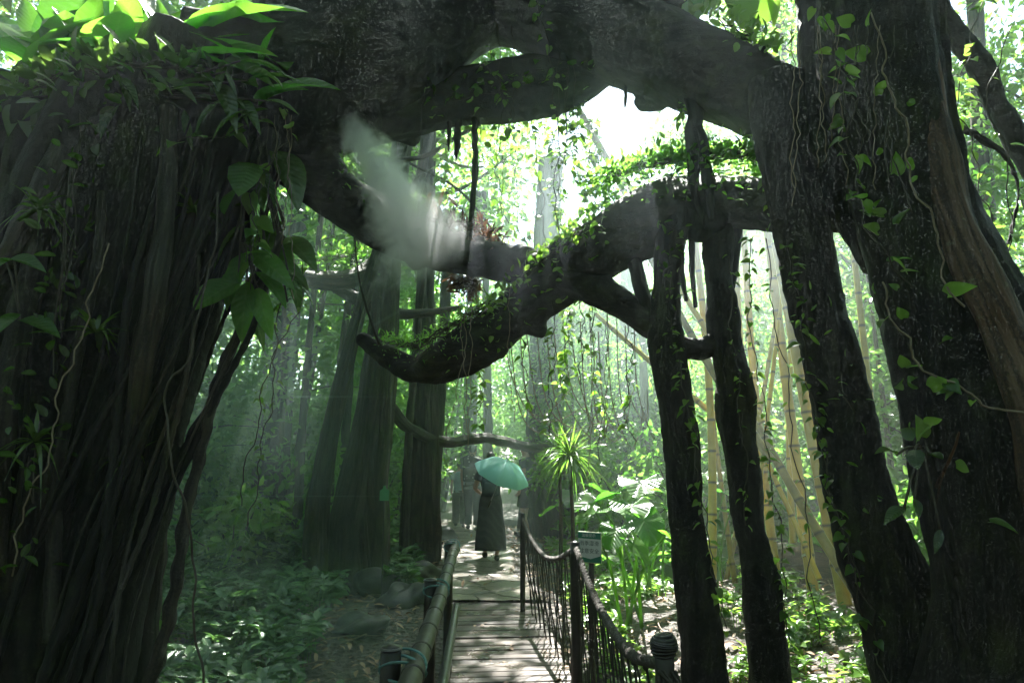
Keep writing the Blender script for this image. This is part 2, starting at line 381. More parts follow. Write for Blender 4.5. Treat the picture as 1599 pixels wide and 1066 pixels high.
M = {}
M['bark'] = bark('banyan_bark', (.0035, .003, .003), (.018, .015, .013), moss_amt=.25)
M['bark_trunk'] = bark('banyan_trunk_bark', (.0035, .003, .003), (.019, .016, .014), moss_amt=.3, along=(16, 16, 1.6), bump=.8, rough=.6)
M['bark_limb'] = bark('banyan_limb_bark', (.006, .0055, .006), (.032, .03, .03), moss_amt=.3, along=(2.2, 12, 12), bump=.6, rough=.66)
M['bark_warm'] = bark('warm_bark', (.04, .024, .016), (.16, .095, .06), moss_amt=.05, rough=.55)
M['bark_pale'] = bark('pale_root_bark', (.018, .015, .012), (.06, .051, .041), moss_amt=.2)
M['bark_mid'] = bark('forest_bark', (.03, .026, .02), (.12, .1, .075), moss_amt=.4)
M['bark_dim'] = bark('damp_fig_bark', (.014, .012, .009), (.06, .05, .036), moss_amt=.4, bump=.9)
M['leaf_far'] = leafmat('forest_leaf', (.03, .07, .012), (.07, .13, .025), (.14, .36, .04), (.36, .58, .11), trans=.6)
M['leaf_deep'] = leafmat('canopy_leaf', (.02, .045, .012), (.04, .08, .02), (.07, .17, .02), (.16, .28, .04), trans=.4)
M['leaf_under'] = leafmat('understorey_leaf', (.025, .06, .012), (.07, .14, .02), (.12, .36, .035), (.32, .6, .09), trans=.58)
M['leaf_gloss'] = leafmat('glossy_dark_leaf', (.02, .05, .015), (.045, .09, .02), (.08, .2, .02), (.18, .36, .04), rough=.2, trans=.4, rib=.4, spec=.8)
M['leaf_ground'] = leafmat('ground_leaf', (.04, .1, .04), (.1, .2, .08), (.06, .18, .04), (.14, .3, .06), rough=.22, trans=.3, rib=.55, spec=.7)
M['leaf_bright'] = leafmat('broad_leaf', (.03, .085, .015), (.07, .16, .025), (.09, .36, .03), (.2, .52, .04), rough=.25, trans=.5, rib=.5, spec=.6)
M['leaf_vine'] = leafmat('vine_leaf', (.03, .08, .015), (.08, .16, .03), (.16, .4, .03), (.36, .58, .08), rough=.28, trans=.5)
M['leaf_red'] = leafmat('red_leaf', (.05, .02, .014), (.1, .06, .03), (.14, .05, .03), (.2, .11, .05), trans=.35)
M['leaf_litter'] = leafmat('fallen_leaf', (.13, .07, .035), (.3, .19, .1), (.2, .1, .03), (.3, .2, .08), rough=.6, trans=.2)
M['strap'] = leafmat('strap_leaf', (.03, .08, .015), (.08, .17, .03), (.12, .34, .03), (.3, .52, .07), rough=.25, trans=.45)
M['vine_stem'] = plain('vine_stem', (.045, .035, .022), .6)
M['twig'] = plain('dry_twig', (.2, .15, .1), .7)

# ------------------------------------------------------------------ ground, path
def ground_material():
    m, t, out = newmat('forest_floor'); L = t.links.new
    g = N(t, 'ShaderNodeNewGeometry')
    n = N(t, 'ShaderNodeTexNoise', i_Scale=1.4, i_Detail=8.0, i_Roughness=.65); L(g.outputs['Position'], n.inputs['Vector'])
    n2 = N(t, 'ShaderNodeTexNoise', i_Scale=24.0, i_Detail=5.0, i_Roughness=.7); L(g.outputs['Position'], n2.inputs['Vector'])
    v = N(t, 'ShaderNodeTexVoronoi', i_Scale=16.0); L(g.outputs['Position'], v.inputs['Vector'])
    r = ramp(t, [(.3, (.018, .013, .009)), (.55, (.05, .036, .024)), (.75, (.1, .072, .048))]); L(n2.outputs[0], r.inputs[0])
    rm = ramp(t, [(.5, (0, 0, 0)), (.68, (1, 1, 1))]); L(n.outputs[0], rm.inputs[0])
    mx = N(t, 'ShaderNodeMix', data_type='RGBA'); mx.inputs[7].default_value = (.02, .032, .01, 1); L(rm.outputs[0], mx.inputs[0]); L(r.outputs[0], mx.inputs[6])
    b = N(t, 'ShaderNodeBsdfPrincipled', i_Roughness=.55); L(mx.outputs[2], b.inputs['Base Color'])
    a = N(t, 'ShaderNodeMath', operation='ADD'); L(n2.outputs[0], a.inputs[0]); L(v.outputs['Distance'], a.inputs[1])
    bp = N(t, 'ShaderNodeBump', i_Strength=.9, i_Distance=.05); L(a.outputs[0], bp.inputs['Height']); L(bp.outputs[0], b.inputs['Normal'])
    L(b.outputs[0], out.inputs[0]); return m
def sheet(xs, ys, hf):
    X, Y = np.meshgrid(xs, ys); Z = hf(X, Y); v = np.stack([X, Y, Z], -1).reshape(-1, 3)
    nx = len(xs); i = np.arange(len(ys) - 1)[:, None] * nx + np.arange(nx - 1)[None]
    return v, np.stack([i, i + 1, i + nx + 1, i + nx], -1).reshape(-1, 4)
def graded(a, b, fine, lo, hi): 
    return np.unique(np.concatenate([np.linspace(-a, lo, 26), np.arange(lo, hi, fine), np.linspace(hi, b, 26)]))
v, q = sheet(graded(75, 75, .14, -8, 9), graded(75, 75, .14, 0, 20), ground_h)
mb = MB(); mb.add(v, q, None, v[:, :2])
tag(mb.build('ground', ground_material(), origin=(0, 0, 0)), kind='structure')

def stone_material():
    m, t, out = newmat('paving_stone'); L = t.links.new
    g = N(t, 'ShaderNodeNewGeometry')
    n0 = N(t, 'ShaderNodeTexNoise', i_Scale=2.0, i_Detail=3.0); L(g.outputs['Position'], n0.inputs['Vector'])
    mxv = N(t, 'ShaderNodeVectorMath', operation='MULTIPLY_ADD'); mxv.inputs[1].default_value = (.4, .4, 0); L(n0.outputs['Color'], mxv.inputs[0]); L(g.outputs['Position'], mxv.inputs[2])
    vo = N(t, 'ShaderNodeTexVoronoi', i_Scale=1.9, feature='DISTANCE_TO_EDGE'); L(mxv.outputs[0], vo.inputs['Vector'])
    vc = N(t, 'ShaderNodeTexVoronoi', i_Scale=1.9); L(mxv.outputs[0], vc.inputs['Vector'])
    n = N(t, 'ShaderNodeTexNoise', i_Scale=14.0, i_Detail=8.0, i_Roughness=.7); L(g.outputs['Position'], n.inputs['Vector'])
    r = ramp(t, [(.3, (.075, .062, .046)), (.7, (.2, .165, .125))]); L(n.outputs[0], r.inputs[0])
    hs = N(t, 'ShaderNodeHueSaturation'); sx = N(t, 'ShaderNodeSeparateColor'); L(vc.outputs['Color'], sx.inputs[0])
    mr = N(t, 'ShaderNodeMapRange', i_3=.75, i_4=1.25); L(sx.outputs[0], mr.inputs[0]); L(mr.outputs[0], hs.inputs['Value']); L(r.outputs[0], hs.inputs['Color'])
    e = ramp(t, [(.0, (0, 0, 0)), (.05, (1, 1, 1))]); L(vo.outputs['Distance'], e.inputs[0])
    mx = N(t, 'ShaderNodeMix', data_type='RGBA'); mx.inputs[6].default_value = (.02, .018, .012, 1); L(e.outputs[0], mx.inputs[0]); L(hs.outputs[0], mx.inputs[7])
    b = N(t, 'ShaderNodeBsdfPrincipled', i_Roughness=.38); L(mx.outputs[2], b.inputs['Base Color'])
    ad = N(t, 'ShaderNodeMath', operation='MULTIPLY_ADD'); ad.inputs[1].default_value = .35; L(n.outputs[0], ad.inputs[0]); L(e.outputs[0], ad.inputs[2])
    bp = N(t, 'ShaderNodeBump', i_Strength=.6, i_Distance=.03); L(ad.outputs[0], bp.inputs['Height']); L(bp.outputs[0], b.inputs['Normal'])
    L(b.outputs[0], out.inputs[0]); return m
ts = np.linspace(7.75, 34, 140); us = np.linspace(0, 1, 17)
wl = -0.1 + .09 * np.sin(ts * 2.1) + .06 * np.sin(ts * 5.3) - .15 * smooth(8, 11, ts); wr = 1.0 + .08 * np.sin(ts * 1.7 + 1) + .05 * np.sin(ts * 4.4)
bend = -0.012 * np.maximum(0, ts - 14) ** 2
X = AX * ts[:, None] + bend[:, None] + wl[:, None] + (wr - wl)[:, None] * us[None]; Y = np.broadcast_to(ts[:, None], X.shape)
Z = ground_h(X, Y) + .03 + .006 * np.sin(9 * X + 4 * Y); Z[:, [0, -1]] -= .08
v = np.stack([X, Y, Z], -1).reshape(-1, 3); i = np.arange(len(ts) - 1)[:, None] * 17 + np.arange(16)[None]
mb = MB(); mb.add(v, np.stack([i, i + 1, i + 18, i + 17], -1).reshape(-1, 4), None, v[:, :2])
tag(mb.build('path', stone_material()), kind='structure')

# ------------------------------------------------------------------ the near banyans
def pth(rows): 
    """rows of (px, py, half width in px, metres ahead) -> points and radii"""
    return np.array([P(a, b, d) for a, b, c, d in rows]), np.array([W(c, d) for a, b, c, d in rows])
def burls(mb, rows, n, seed, k0=.55):
    """Knots and old scars along a limb."""
    rg = np.random.default_rng(seed); p, r = pth(rows); c = spline(np.hstack([p, r[:, None]]), 60)
    for j in rg.integers(4, 56, n):
        d = rdir(1)[0]; d = d if rg.uniform() < .5 else np.array([d[0], -abs(d[1]), d[2]]); ball(mb, c[j, :3] + d * c[j, 3] * .85, c[j, 3] * rg.uniform(.25, k0), 12, 9, 0, (1, 1, 1), bump=.25, seed=int(j))
    for j in rg.integers(6, 54, n // 3):
        d = rdir(1)[0]; d[2] = abs(d[2]) * .5 - .2; b = c[j, :3]; L_ = c[j, 3] * rg.uniform(1.5, 2.4); tube(mb, [b, b + d * L_ * .6, b + d * L_ + (0, 0, -.03)], [c[j, 3] * .4, c[j, 3] * .22, c[j, 3] * .12], 10, 12, 0, .2)
def limb(mb, rows, seg=22, flute=.05, lump=.07, tint=.5, n=None, mi=0):
    p, r = pth(rows); return tube(mb, p, r, seg, n, flute, lump, True, tint, mi)

def rootpart(rows, parent, mat='bark_pale', seg=16, name='prop_root', fl=.05, lm=.1):
    m_ = MB(); limb(m_, rows, seg, fl, lm)
    return m_.fused(name, M['bark_trunk'], parent, .014, .03, .2) if mat == 'bark' and seg >= 28 else m_.build(name, M[mat], parent)
west = thing('banyan_tree', 'huge dark banyan on the bank whose thick limb arches over the whole footbridge', 'banyan tree', (-2.6, 4.0, gh(-2.6, 4.0)))
mb = MB()
# the trunk: a mass of fused roots; three fat cores and many strands over them
limb(mb, [(330, 100, 105, 4.6), (262, 260, 100, 4.55), (185, 450, 84, 4.5), (130, 700, 80, 4.4), (95, 950, 95, 4.3), (70, 1250, 130, 4.2)], 40, .1, .05)
limb(mb, [(200, 150, 90, 4.4), (110, 330, 90, 4.3), (40, 560, 95, 4.2), (10, 800, 100, 4.1), (-20, 1250, 140, 4.0)], 36, .1, .05)
limb(mb, [(410, 190, 80, 4.9), (365, 290, 40, 4.8), (330, 390, 22, 4.7), (300, 500, 14, 4.65), (262, 720, 13, 4.6), (225, 930, 16, 4.5), (205, 1200, 22, 4.4)], 30, .1, .05)
limb(mb, [(60, 190, 60, 4.6), (-60, 330, 80, 4.5), (-160, 600, 100, 4.4), (-220, 1200, 140, 4.2)], 30, .1, .05)
limb(mb, [(560, 130, 100, 5.0), (420, 160, 105, 4.8), (250, 185, 70, 4.6), (60, 170, 50, 4.5), (-120, 120, 50, 4.4)], 34, .06, .06)
rg = np.random.default_rng(5)
for k in range(34):
    x0 = rg.uniform(30, 440); y0 = 150 + rg.uniform(0, 140); x1 = -110 + (x0 - 30) * .58 + rg.uniform(-60, 50)
    d0 = 4.25 - (x0 < 150) * .05 + max(0, x0 - 300) * .003 + rg.uniform(-.12, .1); d1 = 3.95 + rg.uniform(-.2, .2)
    rows = []; w0 = rg.choice([3, 5, 8, 13, 19]) * rg.uniform(.8, 1.2); ph = rg.uniform(0, 6)
    for t in np.linspace(0, 1, 8):
        rows.append((x0 + (x1 - x0) * t ** .9 + 14 * math.sin(ph + 5 * t) + rg.normal(0, 3), y0 + (1230 - y0) * t, w0 * (1 + .5 * t), d0 + (d1 - d0) * t))
    limb(mb, rows, 12, .06, .1, rg.uniform(0, 1), 50)
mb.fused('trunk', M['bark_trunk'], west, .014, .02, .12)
for k in range(32):
    x0 = rg.uniform(60, 420) if k < 18 else rg.uniform(300, 450); y0 = 180 + rg.uniform(0, 260); x1 = -110 + (x0 - 60) * .6 + rg.uniform(-120, 70); w0 = rg.choice([1.5, 2.2, 3, 4, 6]) * rg.uniform(.8, 1.2); ph = rg.uniform(0, 6); rows = []
    d0 = 4.08 + max(0, x0 - 300) * .003 + rg.uniform(-.1, .05); d1 = 3.7 + rg.uniform(-.1, .15)
    for t in np.linspace(0, 1, 9): rows.append((x0 + (x1 - x0) * t + 22 * math.sin(ph + 6 * t) + rg.normal(0, 4), y0 + (1230 - y0) * t, w0 * (1 + .6 * t), d0 + (d1 - d0) * t))
    rootpart(rows, west, 'bark_pale' if k % 5 == 0 else 'bark', 10, lm=.22)
# paler roots standing clear of the trunk
rootpart([(262, 170, 14, 4.0), (262, 300, 14, 3.95), (245, 440, 17, 3.9), (225, 560, 16, 3.9), (210, 660, 15, 3.95), (190, 800, 18, 4.0), (170, 1000, 24, 4.0), (160, 1220, 28, 4.0)], west)
rootpart([(95, 235, 20, 4.0), (60, 310, 20, 3.9), (20, 390, 18, 3.8), (-30, 470, 20, 3.8), (-70, 800, 26, 3.8)], west)
rootpart([(75, 270, 15, 4.0), (55, 400, 17, 3.85), (30, 500, 18, 3.8), (5, 640, 18, 3.75), (-20, 900, 22, 3.75)], west)
rootpart([(350, 300, 9, 4.6), (325, 440, 11, 4.55), (300, 560, 10, 4.5), (270, 690, 13, 4.45), (248, 830, 14, 4.4), (230, 1000, 16, 4.4), (225, 1200, 18, 4.4)], west)
rootpart([(345, 470, 5, 4.4), (285, 540, 6, 4.35), (235, 600, 6, 4.3), (205, 690, 7, 4.25), (190, 900, 9, 4.2)], west, seg=10)
rootpart([(310, 190, 7, 4.3), (300, 330, 7, 4.25), (262, 470, 7, 4.2), (225, 640, 7, 4.1), (205, 820, 8, 4.1)], west, seg=10)
rootpart([(160, 300, 8, 4.0), (150, 420, 8, 3.95), (120, 560, 9, 3.9), (90, 760, 10, 3.85), (80, 1000, 12, 3.8)], west, seg=10)
# the arching limb and the arm under it
mb = MB()
limb(mb, [(300, 170, 95, 4.7), (430, 130, 120, 4.9), (560, 75, 135, 5.0), (690, 10, 112, 5.1), (780, -15, 95, 5.1), (870, 15, 88, 5.0), (960, 50, 80, 4.9), (1050, 92, 72, 4.75), (1130, 128, 66, 4.6), (1200, 165, 62, 4.45), (1270, 215, 60, 4.3), (1340, 290, 60, 4.1)], 44, .035, .05, n=110)
burls(mb, [(300, 170, 95, 4.7), (430, 130, 120, 4.9), (560, 75, 135, 5.0), (690, 10, 112, 5.1), (780, -15, 95, 5.1), (870, 15, 88, 5.0), (960, 50, 80, 4.9), (1050, 92, 72, 4.75), (1130, 128, 66, 4.6), (1200, 165, 62, 4.45), (1270, 215, 60, 4.3), (1340, 290, 60, 4.1)], 16, 72)
limb(mb, [(780, -15, 95, 5.1), (900, -70, 90, 5.1), (1010, -30, 85, 5.0), (1100, -100, 70, 4.9), (1200, -260, 60, 4.8)], 30, .04, .06)
limb(mb, [(560, 75, 130, 5.0), (700, -90, 120, 5.0), (820, -230, 100, 5.0)], 30, .04, .06)
mb.fused('branch', M['bark_limb'], west, .025, .05, .4)
mb = MB()
limb(mb, [(440, 200, 70, 5.0), (540, 190, 55, 5.1), (630, 168, 50, 5.2), (720, 152, 44, 5.25), (800, 145, 52, 5.25), (870, 130, 52, 5.2), (940, 85, 50, 5.1)], 34, .05, .07)
burls(mb, [(440, 200, 70, 5.0), (540, 190, 55, 5.1), (630, 168, 50, 5.2), (720, 152, 44, 5.25), (800, 145, 52, 5.25), (870, 130, 52, 5.2), (940, 85, 50, 5.1)], 12, 73)
mb.fused('branch', M['bark_limb'], west, .018, .04, .25)
mb = MB()
limb(mb, [(430, 210, 75, 4.9), (480, 255, 55, 5.0), (525, 305, 42, 5.1), (590, 348, 42, 5.2), (665, 382, 37, 5.25), (740, 402, 33, 5.3), (820, 416, 30, 5.2), (890, 420, 30, 5.1)], 34, .04, .06)
burls(mb, [(430, 210, 75, 4.9), (480, 255, 55, 5.0), (525, 305, 42, 5.1), (590, 348, 42, 5.2), (665, 382, 37, 5.25), (740, 402, 33, 5.3), (820, 416, 30, 5.2), (890, 420, 30, 5.1)], 14, 74)
mb.fused('branch', M['bark_limb'], west, .018, .04, .25)
for rows in ([(741, 185, 5, 5.15), (742, 260, 5, 5.15), (737, 330, 4.5, 5.15), (733, 410, 2.5, 5.15)], [(716, 180, 6, 5.2), (714, 225, 5, 5.2), (712, 252, 1, 5.2)], [(702, 190, 4, 5.2), (701, 215, 3, 5.2), (700, 236, 1, 5.2)],
             [(1084, 140, 15, 4.6), (1085, 230, 13, 4.6), (1083, 290, 9, 4.6), (1093, 330, 5, 4.6), (1098, 358, 2, 4.6)], [(1090, 200, 11, 4.58), (1104, 270, 10, 4.58), (1110, 320, 7, 4.58), (1112, 345, 4, 4.58)],
             [(1179, 170, 4, 4.45), (1183, 205, 3.5, 4.45), (1187, 222, 2, 4.45)], [(976, 115, 3.5, 4.9), (977, 150, 3, 4.9), (976, 168, 1.5, 4.9)]):
    rootpart(rows, west, 'bark', 10, 'aerial_root', .08, .18)

east = thing('banyan_tree', 'massive dark banyan trunk with reddish bark and a low vine-covered limb on tall prop roots', 'banyan tree', (2.2, 3.4, gh(2.2, 3.4)))
mb = MB()
limb(mb, [(1375, -120, 85, 3.7), (1385, 50, 80, 3.6), (1400, 200, 80, 3.55), (1438, 380, 78, 3.5), (1494, 560, 92, 3.4), (1556, 760, 104, 3.3), (1610, 950, 118, 3.25), (1630, 1250, 170, 3.2)], 44, .08, .05)
limb(mb, [(1405, -100, 55, 3.8), (1420, 100, 50, 3.75), (1446, 260, 54, 3.7), (1490, 420, 66, 3.6), (1570, 620, 100, 3.5), (1680, 1200, 170, 3.4)], 36, .08, .05)
limb(mb, [(1330, -60, 60, 3.8), (1340, 120, 60, 3.75), (1366, 280, 46, 3.7), (1398, 420, 40, 3.6), (1434, 560, 42, 3.55), (1482, 720, 42, 3.5), (1530, 860, 46, 3.4), (1530, 1250, 90, 3.3)], 36, .08, .06)
limb(mb, [(1275, -80, 42, 4.2), (1285, 60, 42, 4.15), (1300, 200, 45, 4.0), (1322, 300, 36, 3.9), (1370, 420, 24, 3.8)], 28, .08, .06)
rg = np.random.default_rng(8)
for k in range(34):
    x0 = rg.uniform(1372, 1480); y0 = rg.uniform(-60, 250); x1 = x0 + 120 + rg.uniform(0, 90) + (x0 - 1372) * .9
    rows = []; w0 = rg.uniform(3, 9); ph = rg.uniform(0, 6); d0 = 3.42 + abs(x0 - 1400) * .0016 + rg.uniform(-.06, .06)
    for t in np.linspace(0, 1, 8):
        rows.append((x0 + (x1 - x0) * t ** 1.3 + 10 * math.sin(ph + 5 * t), y0 + (1240 - y0) * t, w0 * (1 + .6 * t), d0 - .35 * t))
    limb(mb, rows, 10, .06, .1, rg.uniform(0, 1), 44)
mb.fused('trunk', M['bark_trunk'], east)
# the warm, reddish buttress, its bark colour lightened to stand for light on it
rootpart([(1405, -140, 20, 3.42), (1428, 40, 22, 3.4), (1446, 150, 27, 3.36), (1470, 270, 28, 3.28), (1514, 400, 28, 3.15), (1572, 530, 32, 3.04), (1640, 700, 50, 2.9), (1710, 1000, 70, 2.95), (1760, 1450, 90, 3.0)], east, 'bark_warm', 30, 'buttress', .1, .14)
rootpart([(1215, 130, 50, 4.2), (1225, 230, 48, 4.1), (1245, 340, 44, 4.0), (1272, 460, 42, 3.9), (1302, 580, 40, 3.8), (1330, 720, 44, 3.75), (1372, 880, 52, 3.7), (1430, 1010, 66, 3.65), (1480, 1250, 80, 3.6)], east, 'bark', 34, 'prop_root', .05, .06)
rootpart([(1052, 330, 30, 4.75), (1040, 410, 24, 4.7), (1040, 480, 25, 4.65), (1047, 560, 27, 4.6), (1060, 680, 27, 4.55), (1072, 790, 28, 4.5), (1085, 900, 30, 4.45), (1096, 1020, 32, 4.4), (1105, 1200, 38, 4.4)], east, 'bark', 28, 'prop_root', .04, .1)
rootpart([(1118, 330, 24, 4.8), (1122, 420, 23, 4.75), (1132, 520, 24, 4.7), (1148, 630, 29, 4.65), (1160, 740, 25, 4.6), (1176, 850, 23, 4.55), (1190, 930, 28, 4.5), (1200, 1040, 30, 4.5), (1212, 1200, 38, 4.45)], east, 'bark', 28, 'prop_root', .04, .1)
rootpart([(1150, 335, 12, 4.85), (1146, 400, 10, 4.8), (1140, 450, 8, 4.76)], east, 'bark', 14, 'prop_root')
rootpart([(985, 385, 13, 4.95), (998, 440, 12, 4.85), (1012, 485, 11, 4.75), (1030, 530, 10, 4.68)], east, 'bark', 14, 'prop_root')
rootpart([(1066, 345, 6, 4.9), (1064, 420, 5, 4.9), (1072, 470, 3, 4.9)], east, 'bark', 10, 'aerial_root')
rootpart([(1082, 345, 6, 4.95), (1080, 410, 5, 4.95), (1086, 480, 3, 4.95)], east, 'bark', 10, 'aerial_root')
mb = MB()
limb(mb, [(1400, 330, 44, 3.9), (1320, 325, 38, 4.2), (1240, 322, 42, 4.5), (1150, 320, 46, 4.75), (1060, 332, 50, 4.85), (990, 355, 50, 4.9), (930, 392, 46, 5.0), (880, 425, 44, 5.1), (830, 468, 40, 5.2), (765, 525, 38, 5.3), (705, 562, 36, 5.4), (655, 578, 24, 5.5), (612, 556, 17, 5.6), (560, 527, 11, 5.7)], 36, .05, .13, n=110)
burls(mb, [(1400, 330, 44, 3.9), (1320, 325, 38, 4.2), (1240, 322, 42, 4.5), (1150, 320, 46, 4.75), (1060, 332, 50, 4.85), (990, 355, 50, 4.9), (930, 392, 46, 5.0), (880, 425, 44, 5.1), (830, 468, 40, 5.2), (765, 525, 38, 5.3), (705, 562, 36, 5.4), (655, 578, 24, 5.5), (612, 556, 17, 5.6), (560, 527, 11, 5.7)], 22, 71)
mb.fused('branch', M['bark_limb'], east, .018, .04, .25)
mb = MB()
limb(mb, [(870, 425, 34, 5.05), (920, 448, 29, 4.98), (975, 480, 25, 4.85), (1030, 512, 22, 4.75), (1065, 540, 18, 4.7), (1095, 543, 17, 4.7), (1130, 525, 15, 4.7)], 26, .05, .1)
burls(mb, [(870, 425, 34, 5.05), (920, 448, 29, 4.98), (975, 480, 25, 4.85), (1030, 512, 22, 4.75), (1065, 540, 18, 4.7), (1095, 543, 17, 4.7), (1130, 525, 15, 4.7)], 9, 75)
mb.fused('branch', M['bark_limb'], east, .018, .04, .25)
# the limb leaning away behind the trunk
mb = MB(); limb(mb, [(1390, -260, 40, 3.9), (1425, -80, 26, 4.3), (1470, 20, 16, 4.6), (1520, 90, 20, 4.6), (1560, 170, 19, 4.6), (1610, 260, 18, 4.6), (1680, 380, 20, 4.6), (1780, 640, 22, 4.6), (1850, 1150, 30, 4.6)], 20, .06, .1)
limb(mb, [(1440, 190, 9, 3.8), (1500, 200, 7, 4.3), (1530, 215, 7, 4.4), (1570, 245, 5, 4.4), (1590, 300, 4, 4.4), (1570, 400, 3, 4.4)], 10, .05, .1)
mb.fused('branch', M['bark_limb'], east, .018, .04, .25)

# ------------------------------------------------------------------ canopy of the near banyans (overhead, shades the foreground)
GAPS = [(-2.3, 5.8, 0, .55), (-3.4, 7.0, .4, .6), (-.9, 4.7, 3.1, .25), (-3.3, 8.6, 2, 1.1), (-4.2, 9.8, 3, .9), (1.3, 4.8, 3.4, 1.1), (3.2, 7.5, 1.5, 1.6), (2.6, 6.5, .5, 1.2), (-2.9, 7.3, 2.5, .75), (1.6, 7.2, .8, 1.3), (-2.6, 4.4, 3.9, 1.1), (-3.7, 4.7, 3.9, 1.1), (1.6, 5.4, .2, .7), (.5, 6.8, 2, .8)]
def in_gap(p, pad=.5):
    """Whether a clump would close one of the openings the sun comes through."""
    for x, y, z, r in GAPS:
        d = np.asarray(p) - (x, y, z); t = d.dot(np.array(to_sun))
        if t > 0 and np.linalg.norm(d - t * np.array(to_sun)) < r + pad: return True
    return False
def crown_pts(n, x0, x1, y0, y1, z0, z1, elmin=39, rg=None):
    out = []
    while len(out) < n:
        x, y, z = rg.uniform(x0, x1), rg.uniform(y0, y1), rg.uniform(z0, z1)
        if y > -2 and math.degrees(math.atan2(z - 1.1 - EYE, max(y, .1))) < elmin: continue
        if in_gap((x, y, z)): continue
        out.append((x, y, z))
    return np.array(out)
rg = np.random.default_rng(3)
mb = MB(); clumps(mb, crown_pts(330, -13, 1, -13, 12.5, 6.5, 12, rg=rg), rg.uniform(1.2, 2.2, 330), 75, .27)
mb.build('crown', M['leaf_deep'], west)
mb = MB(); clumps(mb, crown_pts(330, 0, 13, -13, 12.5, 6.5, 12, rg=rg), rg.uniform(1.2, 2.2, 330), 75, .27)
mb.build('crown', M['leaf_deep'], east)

# ------------------------------------------------------------------ forest trees
def forest_tree_meshes(h, r0, spread, seed, nleaf, leaf=.26, lean=0.0, low=.5):
    rg = np.random.default_rng(seed)
    t = MB(); ph = rg.uniform(0, 6)
    pts = [(lean * h * s + .12 * math.sin(ph + 4 * s), .1 * math.cos(ph + 3 * s), h * s - .6 * (s == 0)) for s in np.linspace(0, .9, 7)]
    tube(t, pts, np.linspace(r0, r0 * .35, 7) * np.array([1.5, 1.1, 1, 1, 1, 1, 1]), 18, 30, .07, .08, seed=seed)
    cs = []
    for k in range(9):
        s = rg.uniform(low, .92); a = rg.uniform(0, 6.28); b = np.array([lean * h * s, 0, h * s]); L = spread * rg.uniform(.5, 1.0)
        e = b + np.array([math.cos(a) * L, math.sin(a) * L, L * rg.uniform(.1, .6)])
        mid = (b + e) / 2 + np.array([0, 0, -.15 * L]); tube(t, [b, mid, e], [r0 * .3, r0 * .18, r0 * .05], 8, 10, seed=seed + k)
        for _ in range(7):
            u = rg.uniform(.45, 1.1); cs.append(b + (e - b) * u + rg.normal(0, .35, 3) * spread * .4)
    c = MB(); clumps(c, cs, rg.uniform(.5, 1.0, len(cs)) * spread * .42, nleaf // len(cs), leaf)
    return t, c
def tree_proto(name, label, cat, group, args, barkm='bark_mid', leafm='leaf_far'):
    o = thing(name, label, cat, (0, 0, 0), group); t, c = forest_tree_meshes(*args)
    t.build('trunk', M[barkm], o); c.build('crown', M[leafm], o); return o
def put(o, x, y, rz=0, s=1.0, dz=0):
    o.location = (x, y, gh(x, y) + dz); o.rotation_euler = (0, 0, rz); o.scale = (s, s, s); return o
TG = 'slender trees standing in the misty forest'
TL = 'slender misty forest tree with light green leaves, standing among others beyond the bridge'
prot = [tree_proto('forest_tree', TL, 'tree', TG, (15, .2, 3.4, 21, 5500, .24, .05, .4)),
        tree_proto('forest_tree', TL, 'tree', TG, (18, .26, 4.2, 22, 6500, .27, -.04, .45)),
        tree_proto('forest_tree', TL, 'tree', TG, (11, .13, 2.6, 23, 5000, .2, .08, .3))]
spots = [(-5.5, 15, 0), (-3.4, 19, 1), (9, 20, 1), (9.5, 15, 2), (-9, 18, 1), (-5.0, 24, 2), (-6, 26, 0), (13, 24, 1), (-12, 24, 2), (-14, 15, 0), (14, 15, 1), (-4.2, 31, 1), (-9, 33, 1), (17, 32, 0), (-16, 31, 1), (18, 26, 2), (11.5, 35, 0), (5.2, 33, 2), (2.2, 36, 2), (-4.4, 13.2, 2), (7.2, 13.5, 2), (8.2, 11.5, 0)]
used = set()
for k, (x, y, w) in enumerate(spots):
    o = prot[w] if w not in used else copy_tree(prot[w]); used.add(w)
    put(o, x, y, (k * 2.4) % 6.28, .9 + .25 * ((k * 37) % 10) / 10)

# ------------------------------------------------------------------ the dark rooted trees along the path
def rooted_tree(label, rows, strands, seed, mat='bark_dim', top=None, crown=None):
    p, r = pth(rows); r = r * .78; b = p[-1]
    o = thing('rooted_tree', label, 'tree', (b[0], b[1], gh(b[0], b[1])), 'rooted fig trees beside the path')
    g_ = np.array([b[0], b[1], min(gh(b[0], b[1]), b[2]) - .25]); p = np.vstack([p, g_]); r = np.append(r, r[-1] * 1.1)
    rg = np.random.default_rng(seed); m_ = MB()
    tube(m_, p, r, 30, None, .1, .06, seed=seed)
    for k in range(strands):
        a = rg.uniform(0, 6.28); q = []
        for i, (pp, rr) in enumerate(zip(p, r)):
            q.append(pp + np.array([math.cos(a + .3 * i), math.sin(a + .3 * i) * .9, 0]) * rr * rg.uniform(.8, 1.0))
        tube(m_, q, rg.uniform(.02, .05), 8, 30, .05, .15, seed=seed + k)
    m_.build('trunk', M[mat], o)
    if crown is not None:
        cx, cy_, cz, cr, n = crown; c = MB()
        cc = np.array([cx, cy_, cz]) + rg.normal(size=(n, 3)) * np.array([cr, cr, cr * .4]) * .5
        cc = np.array([q_ for q_ in cc if not in_gap(q_)]); n = len(cc)
        clumps(c, cc, rg.uniform(.7, 1.3, n), 80, .24); c.build('crown', M['leaf_far'], o)
    return o
rooted_tree('stout fluted fig trunk with hanging root strands, left of the umbrella, largest of its row', [(640, 130, 16, 9.6), (618, 300, 19, 9.4), (605, 430, 23, 9.2), (595, 560, 30, 9.1), (580, 680, 38, 9.0), (568, 760, 47, 9.0), (560, 830, 60, 9.0)], 26, 31, crown=(-2.4, 10.8, 10.5, 4, 110))
